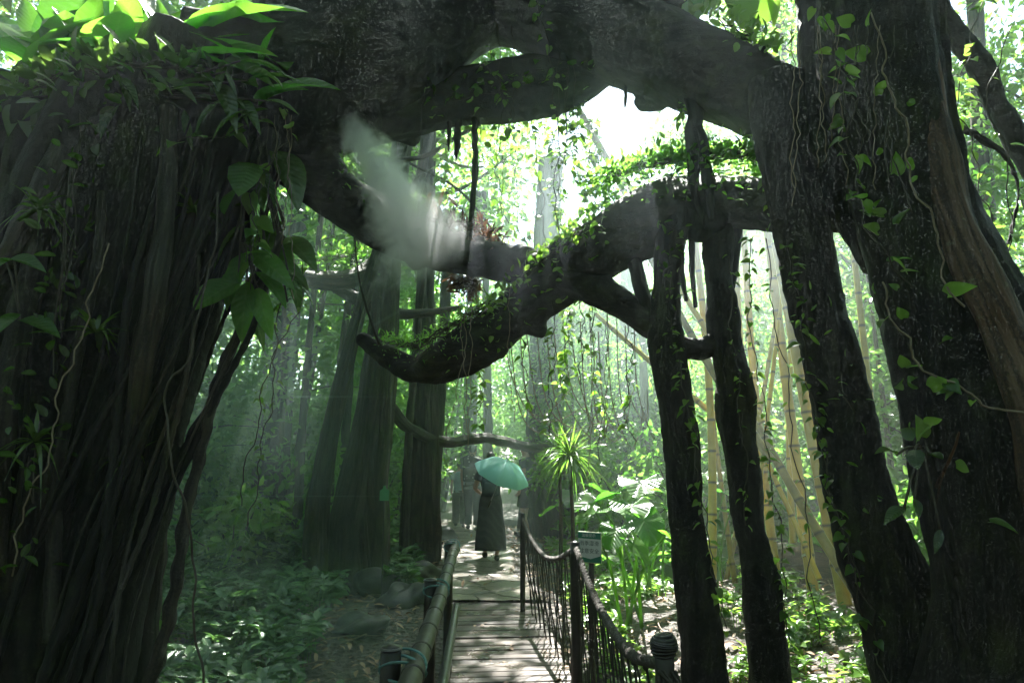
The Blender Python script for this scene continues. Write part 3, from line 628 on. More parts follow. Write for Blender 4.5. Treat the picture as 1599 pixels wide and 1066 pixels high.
rooted_tree('dark fig trunk standing just behind the stout fluted trunk, toward the walkers', [(668, 200, 13, 10.6), (664, 420, 16, 10.5), (662, 600, 24, 10.4), (660, 720, 28, 10.4), (656, 830, 36, 10.4)], 16, 32, crown=(-1.2, 12.8, 12, 4, 130))
rooted_tree('thin straight fig trunk between the dark fig trunk and the umbrella', [(742, 300, 10, 19), (738, 500, 12, 19), (734, 640, 13, 19), (730, 740, 16, 19), (728, 775, 19, 19)], 5, 33, crown=(-.8, 17.5, 17, 4, 130))
rooted_tree('thick shaded fig trunk behind the man in the navy shirt', [(860, 250, 22, 14), (852, 450, 26, 14), (846, 620, 30, 14), (846, 740, 34, 14), (848, 810, 44, 14)], 14, 34, crown=(.4, 14.6, 14.0, 4, 150))
rooted_tree('leaning slim fig trunk rising out of the hillside, outermost of its row', [(690, 60, 6, 8.8), (630, 240, 8, 8.7), (590, 400, 10, 8.6), (560, 500, 11, 8.6), (530, 620, 14, 8.6), (505, 740, 18, 8.6), (495, 830, 22, 8.6)], 8, 35)
rooted_tree('dim fig trunk half lost in mist above the leafy bank', [(470, 300, 20, 11), (455, 450, 20, 11), (440, 600, 24, 11), (425, 720, 32, 11), (420, 800, 36, 11)], 8, 36, crown=(-5, 12.5, 12, 4.5, 90))
rooted_tree('misty fig trunk standing behind the spiky palm', [(985, 380, 16, 15), (980, 560, 20, 15), (975, 700, 26, 15), (972, 790, 34, 15)], 8, 37)
rooted_tree('slim pale fig trunk between the two dark trunks beside the walkers', [(700, 400, 8, 11.5), (692, 560, 9, 11.5), (684, 680, 10, 11.5), (676, 800, 12, 11.5)], 4, 38)
for k, (x, d, w, ln) in enumerate([(632, 9.8, 6, 20), (648, 11.5, 7, 6), (676, 12.5, 6, -8), (764, 17, 7, -6), (512, 9.4, 6, 26), (536, 10.4, 7, 14), (466, 9.6, 6, 18), (872, 16, 8, -6), (930, 14, 7, 8), (1010, 13, 7, -10)]):
    m_ = MB(); b_ = P(x, 800, d); g_ = gh(b_[0], b_[1]); limb(m_, [(x + ln * 2, 330, w * .7, d), (x + ln, 520, w * .85, d), (x + ln * .3, 680, w, d)], 12, .05, .12, n=20)
    q_ = P(x + ln * .3, 680, d); m_ = MB(); tube(m_, [P(x + ln * 2 + 3, 300, d), P(x + ln + 2, 500, d), q_, (b_[0], b_[1], g_ - .2)], W(w, d) * np.array([.7, .85, 1, 1.4]), 14, 40, .07, .14)
    tag(m_.build('thin_tree', M['bark_dim'], origin=(b_[0], b_[1], g_)), 'thin dark upright stem rising among the fig trunks beyond the bank', 'tree', 'thin dark stems among the fig trunks')
# limbs crossing behind
def crossing(label, rows, name='fallen_limb', mat='bark_dim'):
    m_ = MB(); limb(m_, rows, 18, .05, .08); return tag(m_.build(name, M[mat]), label, 'branch')
crossing('mossy limb reaching across from the root curtain to the stout fluted trunk', [(330, 385, 14, 7.6), (430, 425, 15, 8.0), (520, 438, 15, 8.5), (575, 420, 14, 8.9), (625, 360, 11, 9.1), (660, 260, 8, 9.3), (680, 120, 5, 9.5)], 'crossing_limb')
crossing('lower dark limb running level above the walkers', [(590, 610, 10, 9.05), (640, 668, 9, 9.8), (700, 690, 8, 10.8), (760, 684, 8, 11.8), (850, 700, 7, 13), (930, 676, 6, 13.6), (1010, 640, 4, 14)], 'crossing_limb')
crossing('slanting limb behind the stout fluted trunk', [(470, 400, 5, 9.5), (520, 445, 9, 9.4), (585, 478, 12, 9.2), (640, 490, 8, 9.4), (720, 480, 4, 9.8)], 'crossing_limb')

# ------------------------------------------------------------------ understorey trees and shrubs
UG = 'leafy understorey saplings lit from behind'; UL = 'small leafy sapling lit from behind, growing among others under the taller trees'
def sapling(h, spread, seed, nl, leaf):
    rg = np.random.default_rng(seed); o = thing('sapling_tree', UL, 'sapling', (0, 0, 0), UG); t = MB(); cs = []
    for k in range(3):
        a = rg.uniform(0, 6.28); e = np.array([math.cos(a) * spread * .5, math.sin(a) * spread * .5, h])
        tube(t, [(0, 0, -.3), e * .45 + np.array([.1, 0, 0]), e], [.045, .035, .012], 8, 16, seed=seed + k)
        for s in np.linspace(.25, 1.0, 9):
            b = e * s; a2 = rg.uniform(0, 6.28); L = spread * rg.uniform(.3, .8); f = b + np.array([math.cos(a2) * L, math.sin(a2) * L, rg.uniform(-.1, .35) * L])
            tube(t, [b, (b + f) / 2 + np.array([0, 0, .08]), f], [.014, .01, .004], 5, 6)
            for u in (.4, .7, 1.0): cs.append(b + (f - b) * u + rg.normal(0, .1, 3))
    c = MB(); clumps(c, cs, rg.uniform(.3, .6, len(cs)), nl // len(cs), leaf, 'far', .6)
    t.build('trunk', M['bark_mid'], o); c.build('crown', M['leaf_under'], o); return o
BL = 'low leafy bush growing among others in the undergrowth'; BG = 'low bushes of the undergrowth'
def bush(seed, hh, rr_, nl, leaf):
    rg = np.random.default_rng(seed); o = thing('leafy_bush', BL, 'bush', (0, 0, 0), BG); t = MB(); cs = []
    for k in range(9):
        a = rg.uniform(0, 6.28); e = np.array([math.cos(a) * rr_ * rg.uniform(.3, 1), math.sin(a) * rr_ * rg.uniform(.3, 1), hh * rg.uniform(.5, 1.1)]); tube(t, [(0, 0, -.15), e * .5 + (0, 0, .1 * hh), e], [.02, .014, .005], 6, 10)
        for u in (.35, .55, .75, .95, 1.05): cs.append(e * u + rg.normal(0, .1, 3) * rr_)
    c = MB(); clumps(c, cs, rg.uniform(.2, .42, len(cs)) * rr_, nl // len(cs), leaf, 'oval', .7, 1.0)
    t.build('stem', M['bark_mid'], o); c.build('foliage', M['leaf_under'], o); return o
bp_ = [bush(51, 1.6, 1.0, 1500, .15), bush(52, 2.4, 1.2, 2200, .13), bush(53, 1.0, .9, 1100, .16)]
b_spots = [(-2.6, 9.8, 0), (-3.4, 8.6, 2), (-4.6, 8.0, 2), (-3.8, 11.6, 1), (-5.4, 10.4, 1), (-5.0, 12.8, 1), (-2.9, 14.2, 1), (-6.8, 9.4, 1), (-2.4, 17, 1), (-3.4, 20.5, 1), (2.0, 11.6, 0), (1.7, 14.6, 1), (1.4, 17.6, 1), (1.6, 20.6, 1), (.6, 23, 1), (2.8, 11.0, 0), (4.2, 11.8, 1), (5.6, 11.4, 1), (4.8, 13.0, 1), (3.6, 14.4, 1), (6.4, 15, 1), (2.6, 17.4, 1), (-7.4, 12, 1), (-4.4, 15.8, 1), (-6.2, 14, 1), (5.4, 9.0, 2), (4.4, 7.6, 2), (-1.6, 22.5, 1), (-2.6, 26, 1), (-.9, 30, 1), (-3.6, 23.5, 1)]
used_b = set()
for k, (x, y, w) in enumerate(b_spots):
    o = bp_[w] if w not in used_b else copy_tree(bp_[w]); used_b.add(w); put(o, x, y, k * 2.1, .85 + .4 * ((k * 31) % 10) / 10)
sp = [sapling(4.8, 1.5, 41, 4200, .13), sapling(6.5, 1.9, 42, 5200, .15), sapling(3.2, 1.3, 43, 3400, .12)]
sp_spots = [(2.0, 16.2, 0), (3.4, 18.5, 1), (5.0, 15, 1), (2.4, 20.5, 1), (5.6, 19.4, 0), (1.0, 24, 1), (4.0, 24.5, 1), (6.8, 22, 1), (-1.9, 19, 0), (7.5, 18, 1), (4.2, 21, 0), (-3.6, 10.8, 1), (-2.7, 12.8, 0), (-4.8, 9.4, 2), (-6.2, 11.5, 0), (-2.6, 15.6, 1), (1.3, 13.0, 1), (2.9, 13.2, 2), (3.3, 11.2, 0), (1.2, 14.8, 0), (3.8, 15.4, 1), (5.4, 9.8, 0), (6.4, 12.8, 1), (-7.5, 14.6, 1), (.9, 19.2, 1), (-2.8, 21.5, 0), (-4.2, 17.4, 1), (2.6, 22.5, 0), (5.2, 17.2, 0), (-8.6, 10.2, 0), (8.2, 9.4, 1), (-1.5, 28, 1), (0.6, 30, 0)]
used = set()
for k, (x, y, w) in enumerate(sp_spots):
    o = sp[w] if w not in used else copy_tree(sp[w]); used.add(w); sc = (.9 + .3 * ((k * 53) % 10) / 10) * (1.12 if k < 12 else 1)
    if -.12 < x / y < .36: sc = min(sc, (.3 * y + 1.6 - gh(x, y)) / ((4.8, 6.5, 3.2)[w] + .7))     # keeps the bright gap of sky open
    put(o, x, y, k * 1.7, sc)

# far wood that reads as one mass, all round the clearing
rg = np.random.default_rng(4); cs = []
for k in range(1500):
    a = rg.uniform(0, 6.28); d = rg.uniform(36, 58); z = rg.uniform(0.3, 16) 
    if math.cos(a) > .55 and z > 12: z *= .6
    cs.append((math.sin(a) * d, math.cos(a) * d, z + 1))
mb = MB(); clumps(mb, cs, rg.uniform(1.8, 3.2, len(cs)), 70, .55)
tag(mb.build('distant_forest', M['leaf_far'], origin=(0, 0, 0)), 'misty green wood closing off the view all round', 'forest', kind='stuff')

# added, unseen thicket behind and beside the viewer, to hold back stray skylight
rg = np.random.default_rng(14); cs = []
while len(cs) < 620:
    a = rg.uniform(0, 6.283); d = rg.uniform(9, 15); x, y, z = math.sin(a) * d, math.cos(a) * d, rg.uniform(.2, 11)
    if y > 0 and abs(x) < .95 * y + 3.2: continue
    cs.append((x, y, z))
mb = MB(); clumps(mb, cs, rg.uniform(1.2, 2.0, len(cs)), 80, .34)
tag(mb.build('shade_thicket', M['leaf_deep'], origin=(0, 0, 0)), 'added dense foliage out of view, shading the clearing from behind and beside', 'thicket', kind='stuff')

# ------------------------------------------------------------------ haze
def volume_mat(name, dens, col=(1, 1, 1), g=.4, noise_scale=None, thr=(.4, .7), grad=None):
    m, t, out = newmat(name); L = t.links.new
    v = N(t, 'ShaderNodeVolumePrincipled'); v.inputs['Color'].default_value = (*col, 1); v.inputs['Density'].default_value = dens; v.inputs['Anisotropy'].default_value = g
    L(v.outputs[0], out.inputs['Volume']); return m, t, v
HAZE_MAT, _t, _v = volume_mat('haze_air', .0022, (.85, 1, .97), .45)  # slight green of leaf-filtered light put into the haze colour
mb = MB(); box(mb, (0, 0, 11), 80, 80, 13.5, bev=.001)
tag(mb.build('haze', HAZE_MAT, origin=(0, 0, 0), smooth_=False), 'pale damp mist filling the forest air', 'haze', kind='stuff')

def mist(name, label, c, half, dens, nscale, thr, g=.5, col=(.76, 1, .93), seed=0.0):  # green in the default tint stands for light filtered through leaves
    """A drifting bank of mist: density falls to nothing towards the faces of its box and is broken up by noise."""
    m, t, v = volume_mat('mist_' + name, dens, col, g); L = t.links.new
    tc = N(t, 'ShaderNodeTexCoord'); mp = N(t, 'ShaderNodeVectorMath', operation='DIVIDE'); mp.inputs[1].default_value = half; L(tc.outputs['Object'], mp.inputs[0])
    ln = N(t, 'ShaderNodeVectorMath', operation='LENGTH'); L(mp.outputs[0], ln.inputs[0])
    fall = N(t, 'ShaderNodeMapRange', interpolation_type='SMOOTHSTEP', i_1=1.0, i_2=.25, i_3=0.0, i_4=1.0); L(ln.outputs['Value'], fall.inputs[0])
    sh = N(t, 'ShaderNodeVectorMath', operation='ADD'); sh.inputs[1].default_value = (seed, seed * .7, 0); L(tc.outputs['Object'], sh.inputs[0])
    n = N(t, 'ShaderNodeTexNoise', i_Scale=nscale, i_Detail=3.0, i_Roughness=.55); L(sh.outputs[0], n.inputs['Vector'])
    nr = N(t, 'ShaderNodeMapRange', interpolation_type='SMOOTHSTEP', i_1=thr[0], i_2=thr[1], i_3=0.0, i_4=1.0); L(n.outputs[0], nr.inputs[0])
    a = N(t, 'ShaderNodeMath', operation='MULTIPLY'); L(fall.outputs[0], a.inputs[0]); L(nr.outputs[0], a.inputs[1])
    b = N(t, 'ShaderNodeMath', operation='MULTIPLY'); b.inputs[1].default_value = dens; L(a.outputs[0], b.inputs[0]); L(b.outputs[0], v.inputs['Density'])
    mb = MB(); box(mb, c, *half, bev=.001)
    return tag(mb.build(name, m, origin=c, smooth_=False), label, 'mist', kind='stuff')
mist('mist_bank', 'drifting bank of mist over the path and the banks beyond the bridge', (0, 13.5, 2.6), (12, 8.5, 6), .029, .35, (.3, .62))
mist('mist_bank', 'bluish mist glowing under the arch around the lower limb', (1.0, 4.9, 3.7), (2.6, 1.7, 1.7), .1, .8, (.3, .6), col=(.78, .88, 1), seed=3)
mist('mist_bank', 'pale sunlit mist before the bamboo canes', (3.2, 7.4, 2.0), (2.3, 2.2, 3.4), .016, .5, (.25, .6), col=(.92, 1, .86), seed=7)
mist('mist_bank', 'greenish mist over the bank beside the root curtain', (-3.0, 7.4, 2.2), (2.4, 2.4, 3.2), .13, .6, (.3, .62), col=(.78, 1, .93), seed=11)
mist('mist_bank', 'low grey mist drifting beside the bamboo handrail', (-1.5, 4.9, .2), (1.5, 2.0, 1.1), .07, 1.0, (.3, .62), seed=15)
# ------------------------------------------------------------------ footbridge
def plane(px, py, z=0.0):
    a = P(px, py, 1.0); d = a - np.array([0, 0, EYE]); t = (z - EYE) / d[2]; return np.array([0, 0, EYE]) + d * t
def wood_material(name, lo, hi, rough=.45):
    m, t, out = newmat(name); L = t.links.new
    uv = N(t, 'ShaderNodeUVMap'); mp = N(t, 'ShaderNodeMapping'); mp.inputs['Scale'].default_value = (3, 55, 1); L(uv.outputs[0], mp.inputs[0])
    n = N(t, 'ShaderNodeTexNoise', i_Scale=1.0, i_Detail=8.0, i_Roughness=.7); L(mp.outputs[0], n.inputs['Vector'])
    g = N(t, 'ShaderNodeNewGeometry'); n2 = N(t, 'ShaderNodeTexNoise', i_Scale=3.0, i_Detail=5.0); L(g.outputs['Position'], n2.inputs['Vector'])
    at = N(t, 'ShaderNodeAttribute', attribute_name='tint')
    r = ramp(t, [(.25, lo), (.75, hi)]); L(n.outputs[0], r.inputs[0])
    mr = N(t, 'ShaderNodeMapRange', i_3=.55, i_4=1.3); L(at.outputs['Fac'], mr.inputs[0])
    hs = N(t, 'ShaderNodeHueSaturation'); L(mr.outputs[0], hs.inputs['Value']); L(r.outputs[0], hs.inputs['Color'])
    b = N(t, 'ShaderNodeBsdfPrincipled'); L(hs.outputs[0], b.inputs['Base Color'])
    rr = ramp(t, [(.38, (rough - .2,) * 3), (.62, (rough + .15,) * 3)]); L(n2.outputs[0], rr.inputs[0]); L(rr.outputs[0], b.inputs['Roughness'])
    bp = N(t, 'ShaderNodeBump', i_Strength=.5, i_Distance=.01); L(n.outputs[0], bp.inputs['Height']); L(bp.outputs[0], b.inputs['Normal'])
    L(b.outputs[0], out.inputs[0]); return m
M['deck'] = wood_material('wet_deck_wood', (.028, .019, .012), (.095, .066, .043))
M['dark_wood'] = plain('dark_painted_wood', (.014, .011, .009), .4, .4, 30, .3)
M['bamboo_old'] = plain('weathered_bamboo', (.028, .023, .016), .5, .5, 14, .2)
M['pipe'] = plain('dark_pole', (.06, .055, .05), .35, .3, 18, .1)
M['rope'] = plain('weathered_rope', (.04, .032, .024), .8, .4, 90, .6)
M['net'] = plain('dark_net_cord', (.03, .026, .02), .8, .4, 90, .4)
M['tie'] = plain('blue_green_twine', (.09, .2, .2), .5, .2, 60, .2)
bx = np.array([AX, 1, 0]) / math.hypot(AX, 1); bn = np.array([1, -AX, 0]) / math.hypot(AX, 1)
def br(l, y, z): return np.array([AX * y + l, y, z])
WB = plane(900, 1066)[0] - AX * plane(900, 1066)[1]
bridge = thing('footbridge', 'narrow footbridge of wet brown planks leading to the stone path', 'footbridge', br(WB / 2, 4.5, -.3))
mb = MB(); y = .9; rg = np.random.default_rng(12)
while y < 7.8:
    w = .118 + rg.uniform(-.006, .006); a = rg.normal(0, .008); e0, e1 = rg.uniform(-.02, .02, 2)
    c = br((WB + e1 + e0) / 2, y + w / 2, rg.normal(0, .003) - .01); ax = bn + bx * a
    box(mb, c, (WB + e1 - e0) / 2 + .01, w / 2 - .006, .02, ax, np.cross((0, 0, 1), ax), .005, tint=rg.uniform(0, 1)); y += w
mb.build('deck', M['deck'], bridge, smooth_=False)
for l in (.12, WB - .12):
    mb = MB(); box(mb, br(l, 4.4, -.1), .05, 3.4, .065, bn, bx, .006); mb.build('beam', M['dark_wood'], bridge, smooth_=False)

# ---- bamboo handrail
rail = thing('bamboo_railing', 'old bamboo handrail lashed with blue twine to three dark posts along the footbridge', 'railing', br(-.05, 3.4, -.3))
def post(parent, top, r, zb, mat='dark_wood', rim=True):
    m_ = MB(); t = np.asarray(top); tube(m_, [(t[0], t[1], zb), (t[0], t[1], (zb + t[2]) / 2), (t[0], t[1], t[2])], r, 18, 14, .01, .03)
    o = m_.build('post', M[mat], parent)
    if rim:
        m_ = MB(); ph = np.linspace(0, 2 * math.pi, 15); c = np.array([(t[0] + math.cos(p) * r * .93, t[1] + math.sin(p) * r * .93, t[2] - .004) for p in ph]); tube(m_, c, .006, 6, 30, cap=False)
        m_.build('rim', M['pipe'], o)
    return o
tops = [P(701, 846, 5.3), P(672, 904, 3.75), P(611, 1010, 2.32)]
for t in tops: post(rail, t, .033, -.55)
rp = np.array([P(711, 852, 5.35), P(700, 888, 4.4), P(688, 930, 3.6), P(664, 1000, 2.7), P(640, 1066, 2.15), P(600, 1170, 1.6)])
mb = MB(); rr = .034
tube(mb, rp, rr, 20, 60, .008, .02)
c = spline(rp, 13)
for k in range(1, 13):
    d = unit(c[min(k + 1, 12)] - c[k - 1]); tube(mb, [c[k] - d * .014, c[k] - d * .005, c[k] + d * .005, c[k] + d * .014], np.array([rr * 1.0, rr * 1.12, rr * 1.12, rr]), 18, 6)
mb.build('handrail', M['bamboo_old'], rail)
mb = MB(); tube(mb, [P(713, 946, 5.2), P(700, 1020, 4.0), P(690, 1075, 3.3), P(668, 1180, 2.5)], .026, 16, 30, 0, .02); mb.build('lower_rail', M['pipe'], rail)
for k, t in enumerate(tops):
    j = np.argmin(np.abs(spline(rp, 200)[:, 1] - t[1])); cc = spline(rp, 200)[j]
    m_ = MB()
    for w in range(3):
        ctr = (cc + np.array([t[0], t[1], cc[2]])) / 2; half = np.linalg.norm((cc - t)[:2]) / 2 + .036; dv = unit((cc - np.array([t[0], t[1], cc[2]])))
        ring = [ctr + dv * math.cos(p) * half + np.array([0, 0, .04 * math.sin(p) + .01 * w - .01]) + np.cross(dv, (0, 0, 1)) * .039 * math.sin(p + 1.5 * w) for p in np.linspace(0, 2 * math.pi, 22)]
        tube(m_, ring, .0045, 6, 40)
    m_.build('tie', M['tie'], rail)

# ---- rope net fence
net = thing('rope_fence', 'sagging twisted rope with knotted netting strung between three dark posts beside the planks', 'fence', br(WB + .05, 5, -.3))
q1, q2, q3 = P(816, 801, 7.3), P(898, 846, 5.0), P(1037, 1010, 2.62)
for t, r in ((q1, .027), (q2, .036)): post(net, t, r, -.5, rim=False)
post(net, q3, .036, -.5, rim=False)
mb = MB(); ball(mb, q3 + np.array([0, 0, .005]), .046, 26, 18, 0, (1, 1, 1.02), bump=.04, seed=3)
for k in range(9):
    zz = -.036 + .009 * k; rr_ = math.sqrt(max(.0466 ** 2 - zz ** 2, 1e-5)); tube(mb, [q3 + np.array([rr_ * math.cos(p), rr_ * math.sin(p), zz + .005 + .004 * math.sin(p + k)]) for p in np.linspace(0, 6.28, 20)], .0055, 6, 36)
mb.build('knob', M['dark_wood'], net)
def rope(mb, pts, r, tw=40):
    c = spline(pts, max(24, int(np.linalg.norm(np.diff(np.asarray(pts), axis=0), axis=1).sum() / .03))); tg = unit(np.gradient(c, axis=0)); a = unit(np.cross(tg, (0, 0, 1.0))); b = np.cross(tg, a)
    s = np.concatenate([[0], np.cumsum(np.linalg.norm(np.diff(c, axis=0), axis=1))])
    for k in range(3):
        p = s * tw + k * 2.09; tube(mb, c + (a * np.cos(p)[:, None] + b * np.sin(p)[:, None]) * r * .55, r * .62, 7, len(c))
    return c
mb = MB()
r1 = rope(mb, [q1 + (0, 0, -.05), P(828, 838, 6.8), P(848, 866, 6.1), P(868, 872, 5.6), P(888, 862, 5.2), q2 + (0, 0, -.03)], .019)
r2 = rope(mb, [q2 + (0, 0, -.03), P(920, 912, 4.4), P(950, 972, 3.6), P(985, 1020, 3.0), P(1015, 1032, 2.75), q3 + (0, 0, -.06)], .021)
mb.build('top_rope', M['rope'], net)
mb = MB()
for rope_c, n_ in ((r1, 17), (r2, 17)):
    js = np.linspace(1, len(rope_c) - 2, n_).astype(int); rg = np.random.default_rng(n_)
    for k, j in enumerate(js):
        t = rope_c[j]; sag = .03 * rg.normal(); zb = -.05
        side = 1 if k % 2 else -1; t2 = rope_c[js[min(k + 1, n_ - 1)]]
        foot = np.array([t[0] + (WB + .02 - (t[0] - AX * t[1])) * .5, t[1] + .02 * rg.normal(), zb]); foot2 = np.array([t2[0] + (WB + .02 - (t2[0] - AX * t2[1])) * .5, t2[1], zb])
        m1 = t * .55 + foot * .45; m2 = t * .25 + foot * .75
        tube(mb, [t, m1 + np.array([.012 * side, .012 * side, 0]), m2 - np.array([.012 * side, .012 * side, 0]), foot], .0055, 6, 12)
        if k % 2 == 0: 
            tube(mb, [t + (t2 - t) * .1, t * .3 + m1 * .35 + t2 * .35, t2 * .45 + foot2 * .55], .0045, 6, 10)
        else:
            tube(mb, [m1, (m2 + foot2) / 2 + np.array([0, 0, .1]), foot2 + np.array([0, 0, .06])], .0045, 6, 10)
        ball(mb, m1 + np.array([.012 * side, .012 * side, 0]), .011, 6, 5); ball(mb, t - np.array([0, 0, .025]), .013, 6, 5)
mb.build('netting', M['net'], net)
mb = MB()
for k in range(4):
    o_ = q3 + np.array([.03 * math.cos(k), -.03, -.07]); tube(mb, [o_, o_ + np.array([.03 + .01 * k, -.02, -.08]), o_ + np.array([.05, -.02, -.17 - .02 * k]), o_ + np.array([.012, -.02, -.12]), o_ + np.array([0, 0, -.02])], .006, 6, 20)
mb.build('rope_tail', M['rope'], net)

# ------------------------------------------------------------------ signs
M['sign_white'] = plain('sign_white', (.62, .66, .66), .4, .06, 8, .02)
M['sign_green'] = plain('sign_green', (.012, .16, .1), .35, .12, 8, .02)
M['sign_ink'] = plain('sign_ink', (.06, .09, .09), .5, .1, 8, 0)
M['sign_edge'] = plain('sign_edge', (.5, .55, .35), .5, .1, 8, 0)
sc_ = P(921, 854, 6.0); sw, sh_ = W(17.5, 6.0) * 1.05, W(22.5, 6.0)
sx_ = unit(np.array([.9, -.42, -.02])); sy_ = unit(np.array([0, 0, 1.0])); sn_ = np.cross(sx_, sy_)
sg = thing('warning_sign', 'white notice board with green bands and two rows of Chinese characters beside the rope fence', 'sign', (sc_[0], sc_[1], gh(sc_[0], sc_[1])))
mb = MB(); box(mb, sc_, sw, sh_, .006, sx_, sy_, .002); mb.build('board', M['sign_edge'], sg, smooth_=False)
def panel(name, pts, mat, off):
    p = np.array([sc_ + sx_ * a * sw + sy_ * b * sh_ for a, b in pts]); f = sn_ * off; k = len(p)
    v = np.vstack([p + f, p + f * .5]); m_ = MB(); c0 = p.mean(0) + f; v = np.vstack([v, c0])
    m_.add(v, [(i, (i + 1) % k, k + (i + 1) % k, k + i) for i in range(k)], [(2 * k, i, (i + 1) % k) for i in range(k)], np.zeros((len(v), 2))); return m_.build(name, M[mat], sg, smooth_=False)
panel('face', [(-.97, -.97), (.97, -.97), (.97, .55), (-.97, .55)], 'sign_white', .008)
panel('header_band', [(-.97, .56), (.97, .56), (.97, .97), (-.97, .97)], 'sign_green', .009)
panel('footer_band', [(-.97, -.97), (.97, -.97), (.97, -.5), (.75, -.68), (.4, -.78), (0, -.78), (-.5, -.66), (-.97, -.6)], 'sign_green', .010)
def lettering(txt, a, b, size, mat):
    cu = bpy.data.curves.new('lettering', 'FONT'); cu.body = txt; cu.size = size; cu.align_x = 'CENTER'; cu.align_y = 'CENTER'; cu.extrude = .0008
    tmp = bpy.data.objects.new('lettering', cu); COL.objects.link(tmp); bpy.context.view_layer.update()
    me = bpy.data.meshes.new_from_object(tmp.evaluated_get(bpy.context.evaluated_depsgraph_get())); bpy.data.objects.remove(tmp)
    me.materials.clear(); me.materials.append(M[mat])
    o = bpy.data.objects.new('lettering', me); COL.objects.link(o); o.parent = sg
    rot = Matrix((tuple(sx_), tuple(sy_), tuple(sn_))).transposed().to_4x4()
    o.matrix_local = Matrix.Translation(sc_ + sx_ * a * sw + sy_ * b * sh_ + sn_ * .0115 - WL[sg]) @ rot
lettering('温馨提示', -.05, .77, sw * .3, 'sign_white')
lettering('雨季湿滑', -.02, .25, sw * .42, 'sign_ink')
lettering('注意安全', -.02, -.25, sw * .42, 'sign_ink')
mb = MB(); pz = gh(sc_[0], sc_[1]); tube(mb, [sc_ - sn_ * .03 + (0, 0, .08), np.array([sc_[0] - sn_[0] * .03, sc_[1] - sn_[1] * .03, pz - .2])], .022, 12, 10, .02, .03); mb.build('post', M['dark_wood'], sg)
tg_ = P(600, 772, 8.2); mk = thing('plant_marker', 'small green house-shaped plant marker on a stake in front of the stout fluted trunk', 'sign', (tg_[0], tg_[1], gh(tg_[0], tg_[1])))
M['marker'] = plain('marker_green', (.1, .34, .16), .4, .1, 10, .02)
mb = MB(); a_, h_ = W(7, 8.2), W(9, 8.2); out = [(-a_, -h_), (a_, -h_), (a_, h_ * .7), (a_ * .35, h_), (a_ * .2, h_ * 1.5), (-a_ * .2, h_ * 1.5), (-a_ * .35, h_), (-a_, h_ * .7)]
v = np.array([tg_ + (x, 0, z) for x, z in out] + [tg_ + (x, .012, z) for x, z in out] + [tg_, tg_ + (0, .012, 0)]); k = 8
mb.add(v, [(i, k + i, k + (i + 1) % k, (i + 1) % k) for i in range(k)], [(16, i, (i + 1) % k) for i in range(k)] + [(17, k + (i + 1) % k, k + i) for i in range(k)]); mb.build('board', M['marker'], mk, smooth_=False)
mb = MB(); tube(mb, [tg_ + (0, .01, -h_ * .9), (tg_[0], tg_[1] + .01, gh(tg_[0], tg_[1]) - .1)], .008, 8, 6); mb.build('stake', M['dark_wood'], mk)

# ------------------------------------------------------------------ people
M['skin'] = plain('skin', (.42, .25, .17), .5, .08, 12, .03)
M['hair'] = plain('black_hair', (.012, .01, .01), .45, .3, 60, .4)
def cloth(name, col, col2=None, kind='dots', scale=30, rough=.85):
    m = plain(name, col, rough, .2, 9, .25)
    if col2 is not None:
        t = m.node_tree; L = t.links.new; b = next(n for n in t.nodes if n.type == 'BSDF_PRINCIPLED'); src = b.inputs['Base Color'].links[0].from_socket
        tc = N(t, 'ShaderNodeTexCoord')
        if kind == 'dots': tx = N(t, 'ShaderNodeTexVoronoi', i_Scale=float(scale)); r = ramp(t, [(.16, (1, 1, 1)), (.22, (0, 0, 0))]); o = tx.outputs['Distance']
        else: tx = N(t, 'ShaderNodeTexWave', i_Scale=float(scale), i_Distortion=5.0, i_Detail=2.0); tx.bands_direction = 'DIAGONAL'; r = ramp(t, [(.62, (0, 0, 0)), (.8, (1, 1, 1))]); o = tx.outputs['Fac']
        L(tc.outputs['Object'], tx.inputs['Vector']); L(o, r.inputs[0])
        mx = N(t, 'ShaderNodeMix', data_type='RGBA'); mx.inputs[7].default_value = (*col2, 1); L(r.outputs[0], mx.inputs[0]); L(src, mx.inputs[6]); L(mx.outputs[2], b.inputs['Base Color'])
    return m
